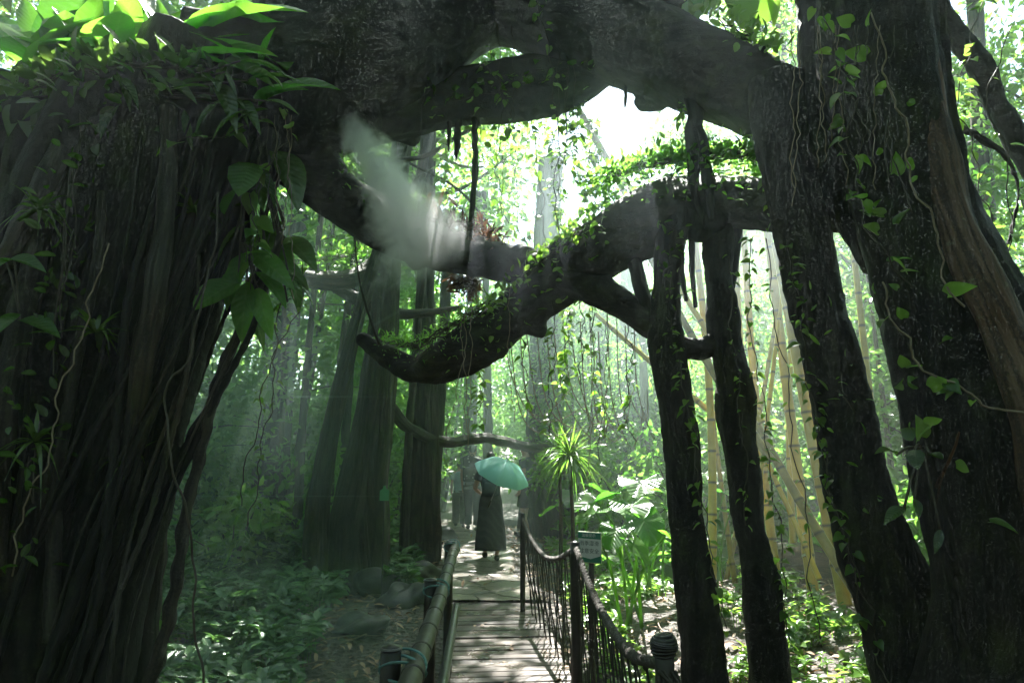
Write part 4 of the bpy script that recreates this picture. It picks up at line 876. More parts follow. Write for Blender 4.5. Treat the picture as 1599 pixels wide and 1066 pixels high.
def person(label, foot, head_dir, H, joints):
    """joints: override dict of local positions (x right, y forward, z up, for a 1.7 m figure)."""
    o = thing('person', label, 'person', (foot[0], foot[1], foot[2])); k = H / 1.7
    fx = np.array([math.cos(head_dir), math.sin(head_dir), 0]); fy = np.array([-math.sin(head_dir), math.cos(head_dir), 0])
    J = {'hip': (0, 0, .93), 'waist': (0, 0, 1.1), 'chest': (0, .01, 1.3), 'neck0': (0, 0, 1.42), 'neck': (0, .01, 1.48), 'jaw': (0, .03, 1.54), 'face': (0, .025, 1.61), 'crown': (0, .01, 1.67),
         'lsh': (-.17, 0, 1.39), 'lel': (-.22, -.03, 1.12), 'lwr': (-.21, .06, .89), 'lha': (-.205, .085, .82), 'rsh': (.17, 0, 1.39), 'rel': (.22, -.03, 1.12), 'rwr': (.21, .06, .89), 'rha': (.205, .085, .82),
         'lhp': (-.09, 0, .88), 'lkn': (-.095, .04, .5), 'lan': (-.1, 0, .09), 'lto': (-.11, .14, .04), 'rhp': (.09, 0, .88), 'rkn': (.095, .04, .5), 'ran': (.1, 0, .09), 'rto': (.11, .14, .04)}
    J.update(joints); J = {a: np.array(b, float) * k for a, b in J.items()}
    def Wd(p): p = np.asarray(p, float); return np.asarray(foot) + fx * p[0] + fy * p[1] + np.array([0, 0, p[2]])
    Rr = {'hip': (.15, .11), 'waist': (.125, .095), 'chest': (.15, .1), 'neck0': (.07, .06), 'neck': (.052, .055), 'jaw': (.06, .075), 'face': (.076, .096), 'crown': (.062, .08), 'sh': (.055,) * 2, 'el': (.04,) * 2, 'wr': (.027,) * 2, 'ha': (.036, .02),
          'hp': (.085,) * 2, 'kn': (.055,) * 2, 'an': (.036,) * 2, 'to': (.035, .028)}
    E = [('hip', 'waist'), ('waist', 'chest'), ('chest', 'neck0'), ('neck0', 'neck'), ('neck', 'jaw'), ('jaw', 'face'), ('face', 'crown')]
    for s in 'lr': E += [('neck0', s + 'sh'), (s + 'sh', s + 'el'), (s + 'el', s + 'wr'), (s + 'wr', s + 'ha'), ('hip', s + 'hp'), (s + 'hp', s + 'kn'), (s + 'kn', s + 'an'), (s + 'an', s + 'to')]
    names = list(J); pts = [J[n] for n in names]; rad = [Rr.get(n, Rr.get(n[1:], (.05, .05))) for n in names]; edges = [(names.index(a), names.index(b)) for a, b in E]
    def addv(p, r, frm): pts.append(np.asarray(p, float)); rad.append((r, r)); edges.append((frm, len(pts) - 1)); return len(pts) - 1
    addv(J['face'] + np.array([0, .105, -.012]) * k, .012, names.index('face'))                # nose
    for s in (-1, 1): addv(J['face'] + np.array([s * .085, -.005, -.005]) * k, .014, names.index('face'))
    for s in 'lr':
        h = J[s + 'ha']; d = unit(h - J[s + 'wr']); sd = unit(np.cross(d, (1.0, 0, 0)))
        for i, (u, ln) in enumerate(((-.026, .062), (-.009, .074), (.009, .07), (.026, .056))):
            a = addv(h + (sd * u + d * .03) * k, .0095, names.index(s + 'ha')); b = addv(h + (sd * u * 1.1 + d * (.03 + ln * .5) + np.array([0, .012, 0])) * k, .0085, a); addv(h + (sd * u + d * (.03 + ln * .85) + np.array([0, .03, 0])) * k, .0075, b)
        a = addv(h + (sd * .035 - d * .015 + np.array([0, .01, 0])) * k, .011, names.index(s + 'ha')); addv(h + (sd * .05 + d * .025 + np.array([0, .02, 0])) * k, .009, a)
    me = bpy.data.meshes.new('body'); me.from_pydata([tuple(Wd(p) - WL[o]) for p in pts], edges, []); me.materials.append(M['skin'])
    b = bpy.data.objects.new('body', me); COL.objects.link(b); b.parent = o; WL[b] = WL[o]
    sk = b.modifiers.new('skin', 'SKIN'); sk.use_smooth_shade = True
    for i, v_ in enumerate(me.skin_vertices[0].data): v_.radius = (rad[i][0] * k, rad[i][1] * k); v_.use_root = (i == 0)
    ss = b.modifiers.new('subsurf', 'SUBSURF'); ss.levels = 1; ss.render_levels = 1
    def fr(): m = np.eye(4); m[:3, 0] = fx; m[:3, 1] = fy; m[:3, 3] = foot; return m
    return o, {a: Wd(p) for a, p in J.items()}, fr(), k
def garment(o, name, mat, fr, k, rings=None, tubes=(), fold=.02, seg=24, nf=5):
    m_ = MB()
    if rings is not None: loft(m_, np.array(rings) * k, seg, fold=fold, nf=nf, frame=fr, seed=len(name))
    for p, r in tubes: tube(m_, p, np.asarray(r) * k, 14, 16, .0, .05)
    return m_.build(name, mat, o)
def hair(o, J, fr, k, long=False):
    m_ = MB(); f = J['face']; fwd = np.asarray(fr)[:3, 1]
    ball(m_, f + np.array([0, 0, .03]) * k - fwd * .018 * k, .098 * k, 18, 12, 0, (.86, 1.0, .92), bump=.06, seed=2)
    if long: ball(m_, f - fwd * .07 * k + np.array([0, 0, -.08]) * k, .085 * k, 14, 10, 0, (.9, .6, 1.5), bump=.08, seed=5)
    h = m_.build('hair', M['hair'], o)
    for s in (-1, 1):
        e = MB(); ball(e, f + fwd * .092 * k + np.asarray(fr)[:3, 0] * s * .032 * k + np.array([0, 0, .012]) * k, .012 * k, 8, 6); e.build('eye', M['hair'], o)
    return h
def shoe(o, a, t, k, mat):
    m_ = MB(); d = unit((t - a) * (1, 1, 0)); b = np.array([a[0], a[1], t[2]]); tube(m_, [b - d * .05 * k, b + d * .03 * k, t + d * .04 * k], np.array([.04, .046, .036]) * k, 12, 8); m_.build('shoe', M[mat], o)
torso = [(0, 0, .9, .165, .125), (0, 0, 1.1, .155, .115), (0, .01, 1.28, .185, .125), (0, 0, 1.39, .17, .1), (0, 0, 1.45, .075, .07)]
def zpath(px, py): p = plane(px, py, .035); return p
# the woman under the parasol
fw = plane(766, 874, .03)
wo_, J, fr, k = person('woman under the mint umbrella, seen from behind in a long dark patterned dress', fw, .05, 1.56, {'lan': (-.09, .16, .1), 'lto': (-.1, .3, .06), 'lkn': (-.09, .16, .5), 'ran': (.1, -.12, .14), 'rto': (.1, .0, .05), 'rkn': (.1, .02, .5), 'rel': (.24, .06, 1.15), 'rwr': (.12, .2, 1.22), 'rha': (.09, .23, 1.26), 'lel': (-.27, -.06, 1.14), 'lwr': (-.17, .12, 1.05), 'lha': (-.12, .16, 1.04)})
dress = cloth('dark_patterned_cloth', (.016, .019, .022), (.03, .034, .034), 'wave', 4)
garment(wo_, 'dress', dress, fr, k, [(0, .0, .17, .26, .22), (0, 0, .4, .24, .2), (0, 0, .7, .205, .16), (0, 0, .92, .185, .14), (0, 0, 1.1, .15, .115), (0, .01, 1.28, .18, .125), (0, 0, 1.38, .165, .1), (0, 0, 1.44, .075, .07)], [([J['lsh'], (J['lsh'] + J['lel']) / 2], (.075, .07)), ([J['rsh'], (J['rsh'] + J['rel']) / 2], (.075, .07))], fold=.11, nf=6)
hair(wo_, J, fr, k, True)
for s in 'lr': shoe(wo_, J[s + 'an'], J[s + 'to'], k, 'bamboo_old')
def backpack(label, J, fr, k, mat, sc=1.0):
    fr = np.asarray(fr); c = (J['chest'] + J['waist']) / 2 - fr[:3, 1] * .2 * k + np.array([0, 0, .03]); o = thing('backpack', label, 'backpack', c - np.array([0, 0, .2]))
    m_ = MB(); box(m_, c, .15 * sc * k, .075 * k, .21 * sc * k, fr[:3, 0], fr[:3, 1], .05); m_.build('bag', mat, o)
    m_ = MB(); box(m_, c - fr[:3, 1] * .085 * k - np.array([0, 0, .07]), .11 * sc * k, .03 * k, .09 * sc * k, fr[:3, 0], fr[:3, 1], .02); m_.build('pocket', mat, o)
    for s in (-1, 1):
        a = c + fr[:3, 0] * s * .09 * k + np.array([0, 0, .19 * sc * k]) + fr[:3, 1] * .06 * k
        m_ = MB(); tube(m_, [a, J['lsh' if s < 0 else 'rsh'] * .6 + J['neck0'] * .4 + np.array([0, 0, .05 * k]), J['chest'] + fr[:3, 0] * s * .1 * k + fr[:3, 1] * .13 * k, c + fr[:3, 0] * s * .12 * k - np.array([0, 0, .15])], .016 * k, 8, 20); m_.build('strap', mat, o)
    m_ = MB(); tp = c + np.array([0, 0, .21 * sc * k]); tube(m_, [tp - fr[:3, 0] * .04, tp + np.array([0, 0, .04]), tp + fr[:3, 0] * .04], .008, 6, 10); m_.build('handle', mat, o)
    return o
backpack('slate blue backpack on the back of the woman under the umbrella', J, fr, k, cloth('slate_cloth', (.05, .075, .095)))
# the parasol
M['mint'] = leafmat('mint_nylon', (.28, .62, .56), (.36, .7, .64), (.25, .55, .5), (.3, .6, .55), rough=.5, trans=.35, spec=.3)
M['steel'] = plain('steel', (.4, .4, .4), .3, .1, 20, 0, 1)
uc = P(783, 741, 9.55); ua = unit(np.array([.36, -.34, .87])); ux = unit(np.cross(ua, (0, 1, 0))); uy = np.cross(ua, ux); ur = .4
um = thing('umbrella', 'mint green folding umbrella tilted over the woman in the long dress', 'umbrella', uc - ua * .45)
mb = MB(); nr, na = 9, 48; vs = []
for i in range(nr + 1):
    t = i / nr
    for j in range(na):
        a = 2 * math.pi * j / na; g = abs(((a / (math.pi / 4)) % 1) - .5) * 2
        rad = ur * math.sin(t * 1.15) / math.sin(1.15) * (1 - .06 * (1 - g ** 2) * t ** 2); zz = ur * .52 * (math.cos(t * 1.25) - math.cos(1.25)) / (1 - math.cos(1.25)) - .018 * (1 - g ** 2) * math.sin(t * 3.14)
        vs.append(uc + ux * rad * math.cos(a) + uy * rad * math.sin(a) + ua * zz)
ii = np.arange(nr)[:, None] * na; jj = np.arange(na)[None]; mb.add(vs, np.stack([ii + jj, ii + na + jj, ii + na + (jj + 1) % na, ii + (jj + 1) % na], -1).reshape(-1, 4), None, None, np.repeat(rng.uniform(0, 1, 8), 6).tolist() * (nr + 1))
mb.build('canopy', M['mint'], um)
for j in range(8):
    a = math.pi / 4 * j; mb = MB(); tube(mb, [vs[i * na + j * 6] - ua * .006 for i in range(nr + 1)], .003, 5, 14); mb.build('rib', M['steel'], um)
mb = MB(); tube(mb, [uc + ua * (ur * .52 + .04), uc - ua * .42], .006, 8, 8); mb.build('shaft', M['steel'], um)
mb = MB(); tube(mb, [uc - ua * .40, uc - ua * .52], .014, 8, 6); mb.build('handle', M['dark_wood'], um)
# the man walking ahead with a dotted pack
fm = plane(737, 827, .03)
m1, J, fr, k = person('man seen from behind beside the umbrella in pale grey shirt and dark trousers', fm, .0, 1.72, {'lan': (-.09, .14, .1), 'lto': (-.1, .28, .05), 'lkn': (-.09, .15, .5), 'ran': (.1, -.16, .13), 'rto': (.1, -.03, .04), 'rkn': (.1, .0, .5), 'rel': (.27, -.06, 1.13), 'rwr': (.22, .1, 1.0), 'rha': (.2, .16, .97)})
garment(m1, 'shirt', cloth('pale_grey_cloth', (.26, .27, .29)), fr, k, torso, [([J['lsh'], J['lsh'] * .4 + J['lel'] * .6], (.075, .068)), ([J['rsh'], J['rsh'] * .4 + J['rel'] * .6], (.075, .068))])
dk = cloth('dark_trouser_cloth', (.02, .02, .024))
garment(m1, 'trousers', dk, fr, k, [(0, 0, .8, .165, .12), (0, 0, .95, .16, .125)], [([J['lhp'], J['lkn'], J['lan']], (.105, .085, .07)), ([J['rhp'], J['rkn'], J['ran']], (.105, .085, .07))])
hair(m1, J, fr, k)
for s in 'lr': shoe(m1, J[s + 'an'], J[s + 'to'], k, 'dark_wood')
backpack('large dark backpack with white dots worn by the man in the pale grey shirt', J, fr, k, cloth('dotted_cloth', (.018, .017, .02), (.5, .5, .5), 'dots', 14), 1.25)
# the man in navy, turned to the side
fn = plane(822, 838, .03)
m2, J, fr, k = person('man in navy polo shirt and dark shorts standing turned sideways beyond the rope fence', fn, R(68), 1.76, {'lel': (-.24, -.05, 1.12), 'lwr': (-.23, .03, .9), 'lha': (-.22, .06, .82), 'rel': (.22, .06, 1.13), 'rwr': (.14, .26, 1.18), 'rha': (.12, .33, 1.2), 'lan': (-.1, -.08, .09), 'lto': (-.11, .06, .04), 'ran': (.1, .1, .09), 'rto': (.11, .24, .04)})
nv = cloth('navy_cloth', (.018, .035, .065)); garment(m2, 'shirt', nv, fr, k, torso, [([J['lsh'], J['lsh'] * .45 + J['lel'] * .55], (.078, .072)), ([J['rsh'], J['rsh'] * .45 + J['rel'] * .55], (.078, .072))])
garment(m2, 'shorts', cloth('dark_short_cloth', (.02, .024, .032)), fr, k, [(0, 0, .8, .17, .13), (0, 0, .95, .165, .13)], [([J['lhp'], J['lkn'] + (0, 0, .04)], (.11, .1)), ([J['rhp'], J['rkn'] + (0, 0, .04)], (.11, .1))])
hair(m2, J, fr, k)
for s in 'lr': shoe(m2, J[s + 'an'], J[s + 'to'], k, 'dark_wood')
fc = plane(717, 822, .03)
m3, J, fr, k = person('small person in pale blue top and loose grey trousers ahead of the backpackers', fc, .1, 1.38, {'lan': (-.09, .12, .1), 'lto': (-.1, .26, .05), 'ran': (.1, -.12, .11), 'rto': (.1, .0, .04)})
garment(m3, 'shirt', cloth('pale_blue_cloth', (.36, .5, .56)), fr, k, torso, [([J['lsh'], J['lsh'] * .4 + J['lel'] * .6], (.075, .07)), ([J['rsh'], J['rsh'] * .4 + J['rel'] * .6], (.075, .07))])
garment(m3, 'trousers', cloth('grey_trouser_cloth', (.16, .17, .17), (.3, .3, .3), 'dots', 22), fr, k, [(0, 0, .8, .165, .12), (0, 0, .95, .16, .125)], [([J['lhp'], J['lkn'], J['lan']], (.11, .1, .09)), ([J['rhp'], J['rkn'], J['ran']], (.11, .1, .09))])
hair(m3, J, fr, k)
for s in 'lr': shoe(m3, J[s + 'an'], J[s + 'to'], k, 'dark_wood')

# ------------------------------------------------------------------ rocks along the path
M['rock'] = plain('mossy_rock', (.02, .021, .014), .55, .7, 9, 1.0)
RL = ['low mossy boulder edging the path behind the bamboo handrail', 'flat grey rock on the bank just beyond the second handrail post', 'rounded rock at the foot of the ferny bank, highest of the edging stones', 'broad dark rock between the spiky plant and the handrail', 'small wet stone beside the far handrail post', 'pale stone beside the path at the walkers\' feet', 'squat rock at the path edge under the rope fence', 'dark rock on the slope below the spiky plant', 'tilted slab of rock by the first rope fence post']
for k, (px, py, r) in enumerate([(655, 905, .32), (640, 940, .26), (690, 842, .3), (610, 925, .34), (668, 880, .2), (796, 822, .2), (842, 880, .16), (560, 985, .25), (838, 862, .2)]):
    p = onground(px, py); mb = MB(); ball(mb, p + (0, 0, r * .12), r, 26, 18, 0, (1, .8, .55), bump=.28, seed=k + 60); tag(mb.build('rock', M['rock']), RL[k], 'rock', 'edging rocks along the path')
# ------------------------------------------------------------------ climbing and hanging vines
def vine(label, rows, nleaf, size, r=.004, sway=.02, kind='heart', mat='leaf_vine', hang=.5, seed=0, both=True, stem='vine_stem', group='leafy vines hanging from the banyans'):
    rg = np.random.default_rng(seed + 900); p = np.array([P(a, b, d) for a, b, d in rows])
    n = max(16, len(rows) * 8); c = spline(p, n); s = np.linspace(0, 1, n)
    for ax_ in range(2):
        for f in (3, 7, 13): c[:, ax_] += sway / f ** .7 * np.sin(f * 6.28 * s + rg.uniform(0, 6)) * np.minimum(s * 6, 1)
    o = thing('hanging_vine' if group else 'vine', label, 'vine', c[0], group)
    mb = MB(); tube(mb, c, r, 6, n); mb.build('stem', M[stem], o)
    if nleaf:
        k = rg.integers(0, n, nleaf); b = c[k] + rg.normal(0, .012, (nleaf, 3)); a = rg.uniform(0, 6.28, nleaf)
        d = np.stack([np.cos(a), np.sin(a) * .8 - .25, -hang + rg.normal(0, .3, nleaf)], 1)
        up = np.stack([rg.normal(0, .35, nleaf), rg.normal(-.25, .35, nleaf), np.ones(nleaf)], 1)
        b = b + unit(d) * (size * .35); mb = MB(); leaves(mb, b, d, up, size * rg.uniform(.5, 1.25, nleaf), kind, rg.uniform(0, 1, nleaf)); mb.build('foliage', M[mat], o)
    return o
VN = [
 ('leafy vine trailing down in the bright gap just beside the second tall prop root', [(1172, 372, 4.5), (1170, 470, 4.45), (1186, 600, 4.4), (1204, 730, 4.4), (1222, 880, 4.4), (1235, 1000, 4.4)], 95, .055),
 ('leafy vine climbing the pale edge of the wide leaning prop root', [(1228, 375, 3.75), (1246, 470, 3.72), (1262, 580, 3.7), (1278, 680, 3.66), (1318, 830, 3.6), (1348, 960, 3.6)], 60, .06),
 ('thin sparse vine hanging midway between the prop roots before the bamboo', [(1196, 372, 4.3), (1215, 520, 4.3), (1240, 680, 4.25), (1258, 820, 4.2), (1282, 1010, 4.2)], 26, .05),
 ('wiry dark stem curving along the lower edge of the wide leaning prop root', [(1282, 700, 3.6), (1312, 820, 3.55), (1340, 900, 3.5), (1372, 1010, 3.5), (1392, 1090, 3.45)], 10, .05),
 ('vine of small round leaves beside the hanging double root stub', [(1058, 150, 4.65), (1066, 200, 4.65), (1062, 250, 4.65), (1040, 290, 4.7)], 26, .06),
 ('vine with a few pale leaves dangling under the low arm near its middle', [(668, 118, 4.9), (678, 150, 4.9), (684, 185, 4.9)], 9, .07),
 ('dangling vine crossing the small bright window in the arch', [(765, 68, 4.9), (766, 110, 4.9), (790, 150, 4.9), (800, 205, 4.9)], 22, .065),
 ('long thin vine looping down from the arch past the low arm', [(838, -10, 4.6), (850, 60, 4.6), (866, 130, 4.65), (870, 230, 4.7), (868, 330, 4.8), (872, 420, 4.8)], 44, .065),
 ('dense curtain vine of green leaves falling behind the low arm to the branch fork', [(880, 150, 5.3), (892, 230, 5.3), (912, 310, 5.2), (905, 400, 5.05)], 80, .075),
 ('second curtain vine falling thinly to the branch fork, closer to the bright window', [(830, 180, 5.3), (838, 260, 5.3), (850, 340, 5.3), (846, 410, 5.2)], 34, .07),
 ('small leafed vine hanging from the corner where the arch meets the trunk', [(1178, 190, 4.35), (1190, 250, 4.35), (1204, 300, 4.3), (1212, 370, 4.3)], 24, .075),
 ('vine with large glowing heart leaves strung down the big dark trunk', [(1275, -10, 3.1), (1300, 60, 3.1), (1318, 150, 3.1), (1330, 230, 3.08), (1345, 330, 3.05), (1385, 400, 3.0), (1420, 450, 3.0)], 26, .085),
 ('pale wiry root running slantwise over the big dark trunk', [(1360, 20, 3.0), (1392, 130, 2.98), (1420, 250, 2.95), (1455, 360, 2.9), (1500, 480, 2.85)], 0, .05),
 ('crooked pale stem sweeping low across the big dark trunk', [(1378, 440, 2.9), (1415, 540, 2.85), (1470, 590, 2.8), (1540, 630, 2.75), (1620, 650, 2.7)], 6, .07),
 ('thin vine with clasping leaves hanging beside the root curtain', [(474, 400, 4.6), (468, 470, 4.6), (430, 560, 4.6), (420, 650, 4.6), (405, 720, 4.55), (388, 820, 4.5)], 26, .05),
 ('thinner companion vine hanging beside the root curtain, nearer the trunk', [(446, 430, 4.5), (432, 520, 4.5), (415, 600, 4.5), (392, 700, 4.45), (372, 790, 4.4)], 16, .045),
 ('bare black rope-like liana hanging free before the root curtain', [(340, 300, 3.6), (330, 420, 3.6), (290, 560, 3.55), (258, 600, 3.5), (276, 740, 3.5), (300, 880, 3.5), (318, 1080, 3.5)], 0, .05),
 ('hairy pale rootlet running down the dark root curtain', [(170, 380, 3.7), (140, 480, 3.68), (105, 580, 3.65), (78, 690, 3.6), (40, 800, 3.6), (10, 900, 3.6)], 0, .05),
 ('vine hanging from the lower branch just past the fork, short and leafy', [(905, 450, 4.9), (910, 520, 4.9), (905, 600, 4.9)], 22, .06),
 ('long vine hanging from the lower branch over the path', [(862, 470, 5.0), (866, 540, 5.0), (858, 610, 5.0), (862, 680, 5.0)], 26, .06),
 ('sparse vine hanging under the lower branch at its thickest part', [(815, 500, 5.1), (818, 560, 5.1), (826, 640, 5.1)], 12, .06),
 ('vine dropping from the small arched limb beside the first prop root', [(980, 490, 4.8), (985, 560, 4.8), (978, 640, 4.8), (988, 690, 4.8)], 20, .06),
 ('vine twining down the first tall prop root', [(1060, 560, 4.3), (1082, 680, 4.25), (1098, 800, 4.2), (1118, 900, 4.2), (1130, 980, 4.2)], 44, .055),
 ('vine twining down the second tall prop root', [(1138, 400, 4.45), (1146, 540, 4.45), (1160, 680, 4.4), (1168, 820, 4.35)], 34, .04),
 ('drooping vine over the root curtain top, with dark glossy leaves', [(440, 150, 4.2), (450, 220, 4.2), (405, 270, 4.15), (395, 340, 4.1), (398, 420, 4.1)], 18, .1),
 ('short vine of wet leaves beside the epiphytes on the root curtain', [(395, 190, 4.15), (345, 215, 4.1), (300, 215, 4.05), (270, 225, 4.0)], 8, .11),
 ('vine tumbling out of the sunny gap beyond the big trunk', [(1540, -10, 4.0), (1500, 120, 4.0), (1510, 210, 4.0), (1545, 330, 3.9), (1560, 420, 3.9)], 34, .075),
 ('dark wiry stem hanging in the pale gap beyond the big trunk', [(1580, 40, 3.8), (1545, 140, 3.8), (1570, 250, 3.8), (1580, 330, 3.8), (1560, 440, 3.8)], 6, .07),
]
VN += [
 ('fine leafy vine in the curtain beneath the low arm, nearest the root stubs', [(780, 190, 5.4), (776, 270, 5.4), (790, 350, 5.4)], 20, .07),
 ('fine leafy vine in the curtain, brushing the red-leaved plants', [(800, 170, 5.5), (806, 260, 5.5), (812, 380, 5.4)], 26, .075),
 ('leafy vine of the curtain falling to the crotch of the fork', [(862, 190, 5.6), (872, 280, 5.5), (880, 390, 5.3)], 70, .08),
 ('leafy vine of the curtain falling past the slanted bamboo pair', [(925, 190, 5.5), (930, 260, 5.4), (938, 330, 5.2)], 80, .075),
 ('loose vine in the curtain with leaf sprays near its top', [(905, 130, 5.2), (902, 200, 5.3), (925, 260, 5.3)], 60, .075),
 ('tangled vine climbing above the far end of the middle limb', [(700, 200, 6.2), (690, 280, 6.2), (720, 340, 6.0), (760, 380, 5.8)], 90, .08),
 ('leafy vine trailing from the underside of the lower branch near its elbow', [(745, 560, 5.5), (752, 610, 5.5), (748, 660, 5.5)], 40, .06),
 ('vine hanging among dry stems behind the fork, longest of them', [(930, 470, 6.2), (925, 560, 6.2), (940, 640, 6.2), (932, 720, 6.2)], 70, .07),
 ('vine hanging among dry stems behind the fork, bushy at the end', [(890, 480, 6.4), (882, 560, 6.4), (876, 620, 6.4)], 90, .075),
]
for k, (lab, rows, nl, sz) in enumerate(VN): 
    pale = lab.startswith(('pale', 'crooked', 'hairy'))
    vine(lab, rows, nl, sz, r=.0045 if pale else (.006 if 'liana' in lab else .0035), seed=k, stem='twig' if pale else 'vine_stem', sway=.035, kind='heart')
rg = np.random.default_rng(77)
for k in range(38):      # bare threads hanging from the arch and the lower limbs
    x = rg.choice([rg.uniform(700, 960), rg.uniform(1230, 1420), rg.uniform(380, 470), rg.uniform(640, 1000), rg.uniform(1000, 1200)]); y0 = 40 if x > 650 else 180
    if 640 < x < 1000 and k % 2: y0 = 440 + abs(x - 840) * .25
    d = 4.9 if x > 600 else 4.2
    if x > 1225: d = 3.15
    vine('bare thread-like aerial root hanging straight down from a banyan limb', [(x, y0, d), (x + rg.normal(0, 4), y0 + 90, d), (x + rg.normal(0, 8), y0 + rg.uniform(150, 300), d)], 0, .05, r=.0025, seed=k + 300, stem=['vine_stem', 'twig'][k % 2], sway=.02, group='bare aerial rootlets hanging from the limbs')
# dry broken branchlets
def stick(label, paths, mat='twig'):
    mb = MB()
    for rows, w in paths: tube(mb, [P(a, b, d) for a, b, d in rows], np.linspace(w, w * .5, len(rows)), 7, 24, 0, .15)
    return tag(mb.build('broken_branch', M[mat], origin=P(*paths[0][0][-1])), label, 'branch')
stick('thin bare stick standing up from the stubby end of the lower branch', [([(592, 538, 5.4), (572, 480, 5.4), (560, 430, 5.4), (553, 368, 5.4)], .011)], 'bark_pale')
stick('reddish broken twig jutting out of the big dark trunk', [([(1462, 760, 3.05), (1474, 735, 2.97), (1488, 705, 2.9), (1498, 674, 2.86)], .009), ([(1474, 735, 2.97), (1466, 765, 2.95), (1462, 790, 3.0)], .005)], 'bark_warm')
stick('forked dead branch spanning the bright foliage above the middle limb', [([(590, 250, 8.5), (660, 245, 8.5), (720, 210, 8.5), (750, 195, 8.5)], .04), ([(640, 255, 8.5), (720, 300, 8.5), (800, 400, 8.4)], .022)], 'bark_mid')
stick('tangle of dry stems hanging behind the branch fork', [([(780 + 14 * i, 470 + (i * 37) % 60, 6.6), (800 + 13 * i, 590 + (i * 53) % 60, 6.6), (840 + 12 * i, 650 + (i * 29) % 50, 6.6), (900 + 8 * i, 600 + (i * 71) % 110, 6.6)], .006) for i in range(16)], 'twig')

# leaves clothing the limbs
def clothe(label, name, rows, n, size, spread, kind, mat, cat='plant', up=.6, seed=0):
    rg = np.random.default_rng(seed + 50); p, r = pth(rows); c = spline(np.hstack([p, r[:, None]]), 80); k = rg.integers(0, 80, n)
    a = rg.normal(math.pi / 2, 1.0, n); rad = c[k, 3] * 1.02 + np.abs(rg.normal(0, spread, n))
    b = c[k, :3] + np.stack([rg.normal(0, .05, n), np.cos(a) * rad, np.sin(a) * rad], 1)
    d = np.stack([rg.normal(0, .7, n), np.cos(a) + rg.normal(-.2, .4, n), np.sin(a) * up + rg.normal(0, .45, n)], 1)
    mb = MB(); leaves(mb, b, d, rdir(n, 1.2, .5), size * rg.uniform(.5, 1.3, n), kind, np.clip(rg.normal(.5, .25, n), 0, 1))
    for i in range(n // 14):
        j = rg.integers(0, 60); w = j + rg.integers(8, 19); cc = c[[j, (j + w) // 2, w], :3] + np.array([0, -.5, .8]) * c[[j, (j + w) // 2, w], 3:4] * 1.03 + rg.normal(0, .02, (3, 3)); tube(mb, cc, .004, 5, 8, mi=1)
    return tag(mb.build(name, [M[mat], M['vine_stem']]), label, cat)
clothe('tiny creeping leaves on the hump of the lower limb behind the double root stub', 'creeper', [(1230, 300, 40, 4.45), (1150, 285, 46, 4.7), (1060, 295, 50, 4.8), (985, 305, 44, 4.85), (920, 330, 40, 4.95)], 2200, .06, .05, 'oval', 'leaf_under', seed=1)
clothe('creeper leaves spilling over the sloping limb from the fork downward', 'creeper', [(930, 390, 44, 4.95), (880, 420, 44, 5.0), (825, 465, 40, 5.1), (760, 522, 38, 5.2)], 420, .07, .035, 'oval', 'leaf_vine', seed=2)
clothe('creeper leaves along the top of the arch where it nears the big trunk', 'creeper', [(1085, 75, 60, 4.65), (1150, 105, 56, 4.5), (1215, 140, 55, 4.35)], 260, .08, .05, 'oval', 'leaf_vine', seed=3)
clothe('trailing leaves tufted along the underside of the low arm', 'creeper', [(700, 190, 30, 5.1), (780, 180, 40, 5.1), (860, 165, 44, 5.1), (930, 120, 30, 5.0)], 170, .075, .08, 'heart', 'leaf_vine', up=-.4, seed=21)
clothe('ferny tufts perched along the top of the middle limb near the root curtain', 'creeper', [(530, 290, 34, 5.05), (600, 330, 36, 5.15), (660, 362, 32, 5.2)], 240, .07, .04, 'narrow', 'leaf_under', seed=22)
clothe('sparse creeper leaves over the face of the root curtain', 'creeper', [(150, 250, 90, 4.1), (120, 480, 80, 3.95), (80, 760, 80, 3.85), (60, 980, 80, 3.8)], 200, .085, .1, 'oval', 'leaf_gloss', seed=23)
clothe('creeper leaves on the first tall prop root near its head', 'creeper', [(1045, 350, 26, 4.7), (1042, 470, 26, 4.62), (1050, 600, 26, 4.55)], 130, .055, .03, 'oval', 'leaf_vine', seed=24)
clothe('small leaves and moss tufts in the low elbow of the lower branch', 'creeper', [(770, 500, 34, 5.25), (705, 540, 34, 5.35), (650, 560, 24, 5.45), (600, 545, 16, 5.55)], 900, .05, .03, 'narrow', 'leaf_under', seed=4)
clothe('reddish bromeliad-like leaves growing along the top of the middle limb', 'red_leaf_plant', [(668, 350, 16, 5.2), (700, 372, 16, 5.25), (745, 385, 14, 5.3), (780, 395, 12, 5.3)], 340, .11, .06, 'narrow', 'leaf_red', up=1.0, seed=5)
clothe('dried red-brown leaves hanging below the middle limb', 'dead_leaf_cluster', [(715, 445, 10, 5.6), (728, 450, 14, 5.6), (738, 456, 12, 5.6)], 260, .11, .03, 'narrow', 'leaf_red', up=-.5, seed=6)
clothe('ferny leaves on the crossing limb beside the root curtain', 'creeper', [(400, 410, 16, 7.8), (480, 425, 20, 8.2), (590, 412, 22, 9.0)], 500, .1, .06, 'narrow', 'leaf_under', seed=7)
clothe('leaves rooted along the wide leaning prop root', 'creeper', [(1240, 420, 40, 3.75), (1300, 620, 46, 3.6), (1350, 800, 50, 3.5)], 40, .08, .03, 'narrow', 'leaf_vine', seed=8)
clothe('scattered leaves clinging to the big dark trunk', 'creeper', [(1330, 100, 60, 3.35), (1380, 300, 60, 3.25), (1440, 620, 60, 3.05), (1480, 800, 60, 2.95)], 40, .09, .04, 'heart', 'leaf_vine', seed=9)
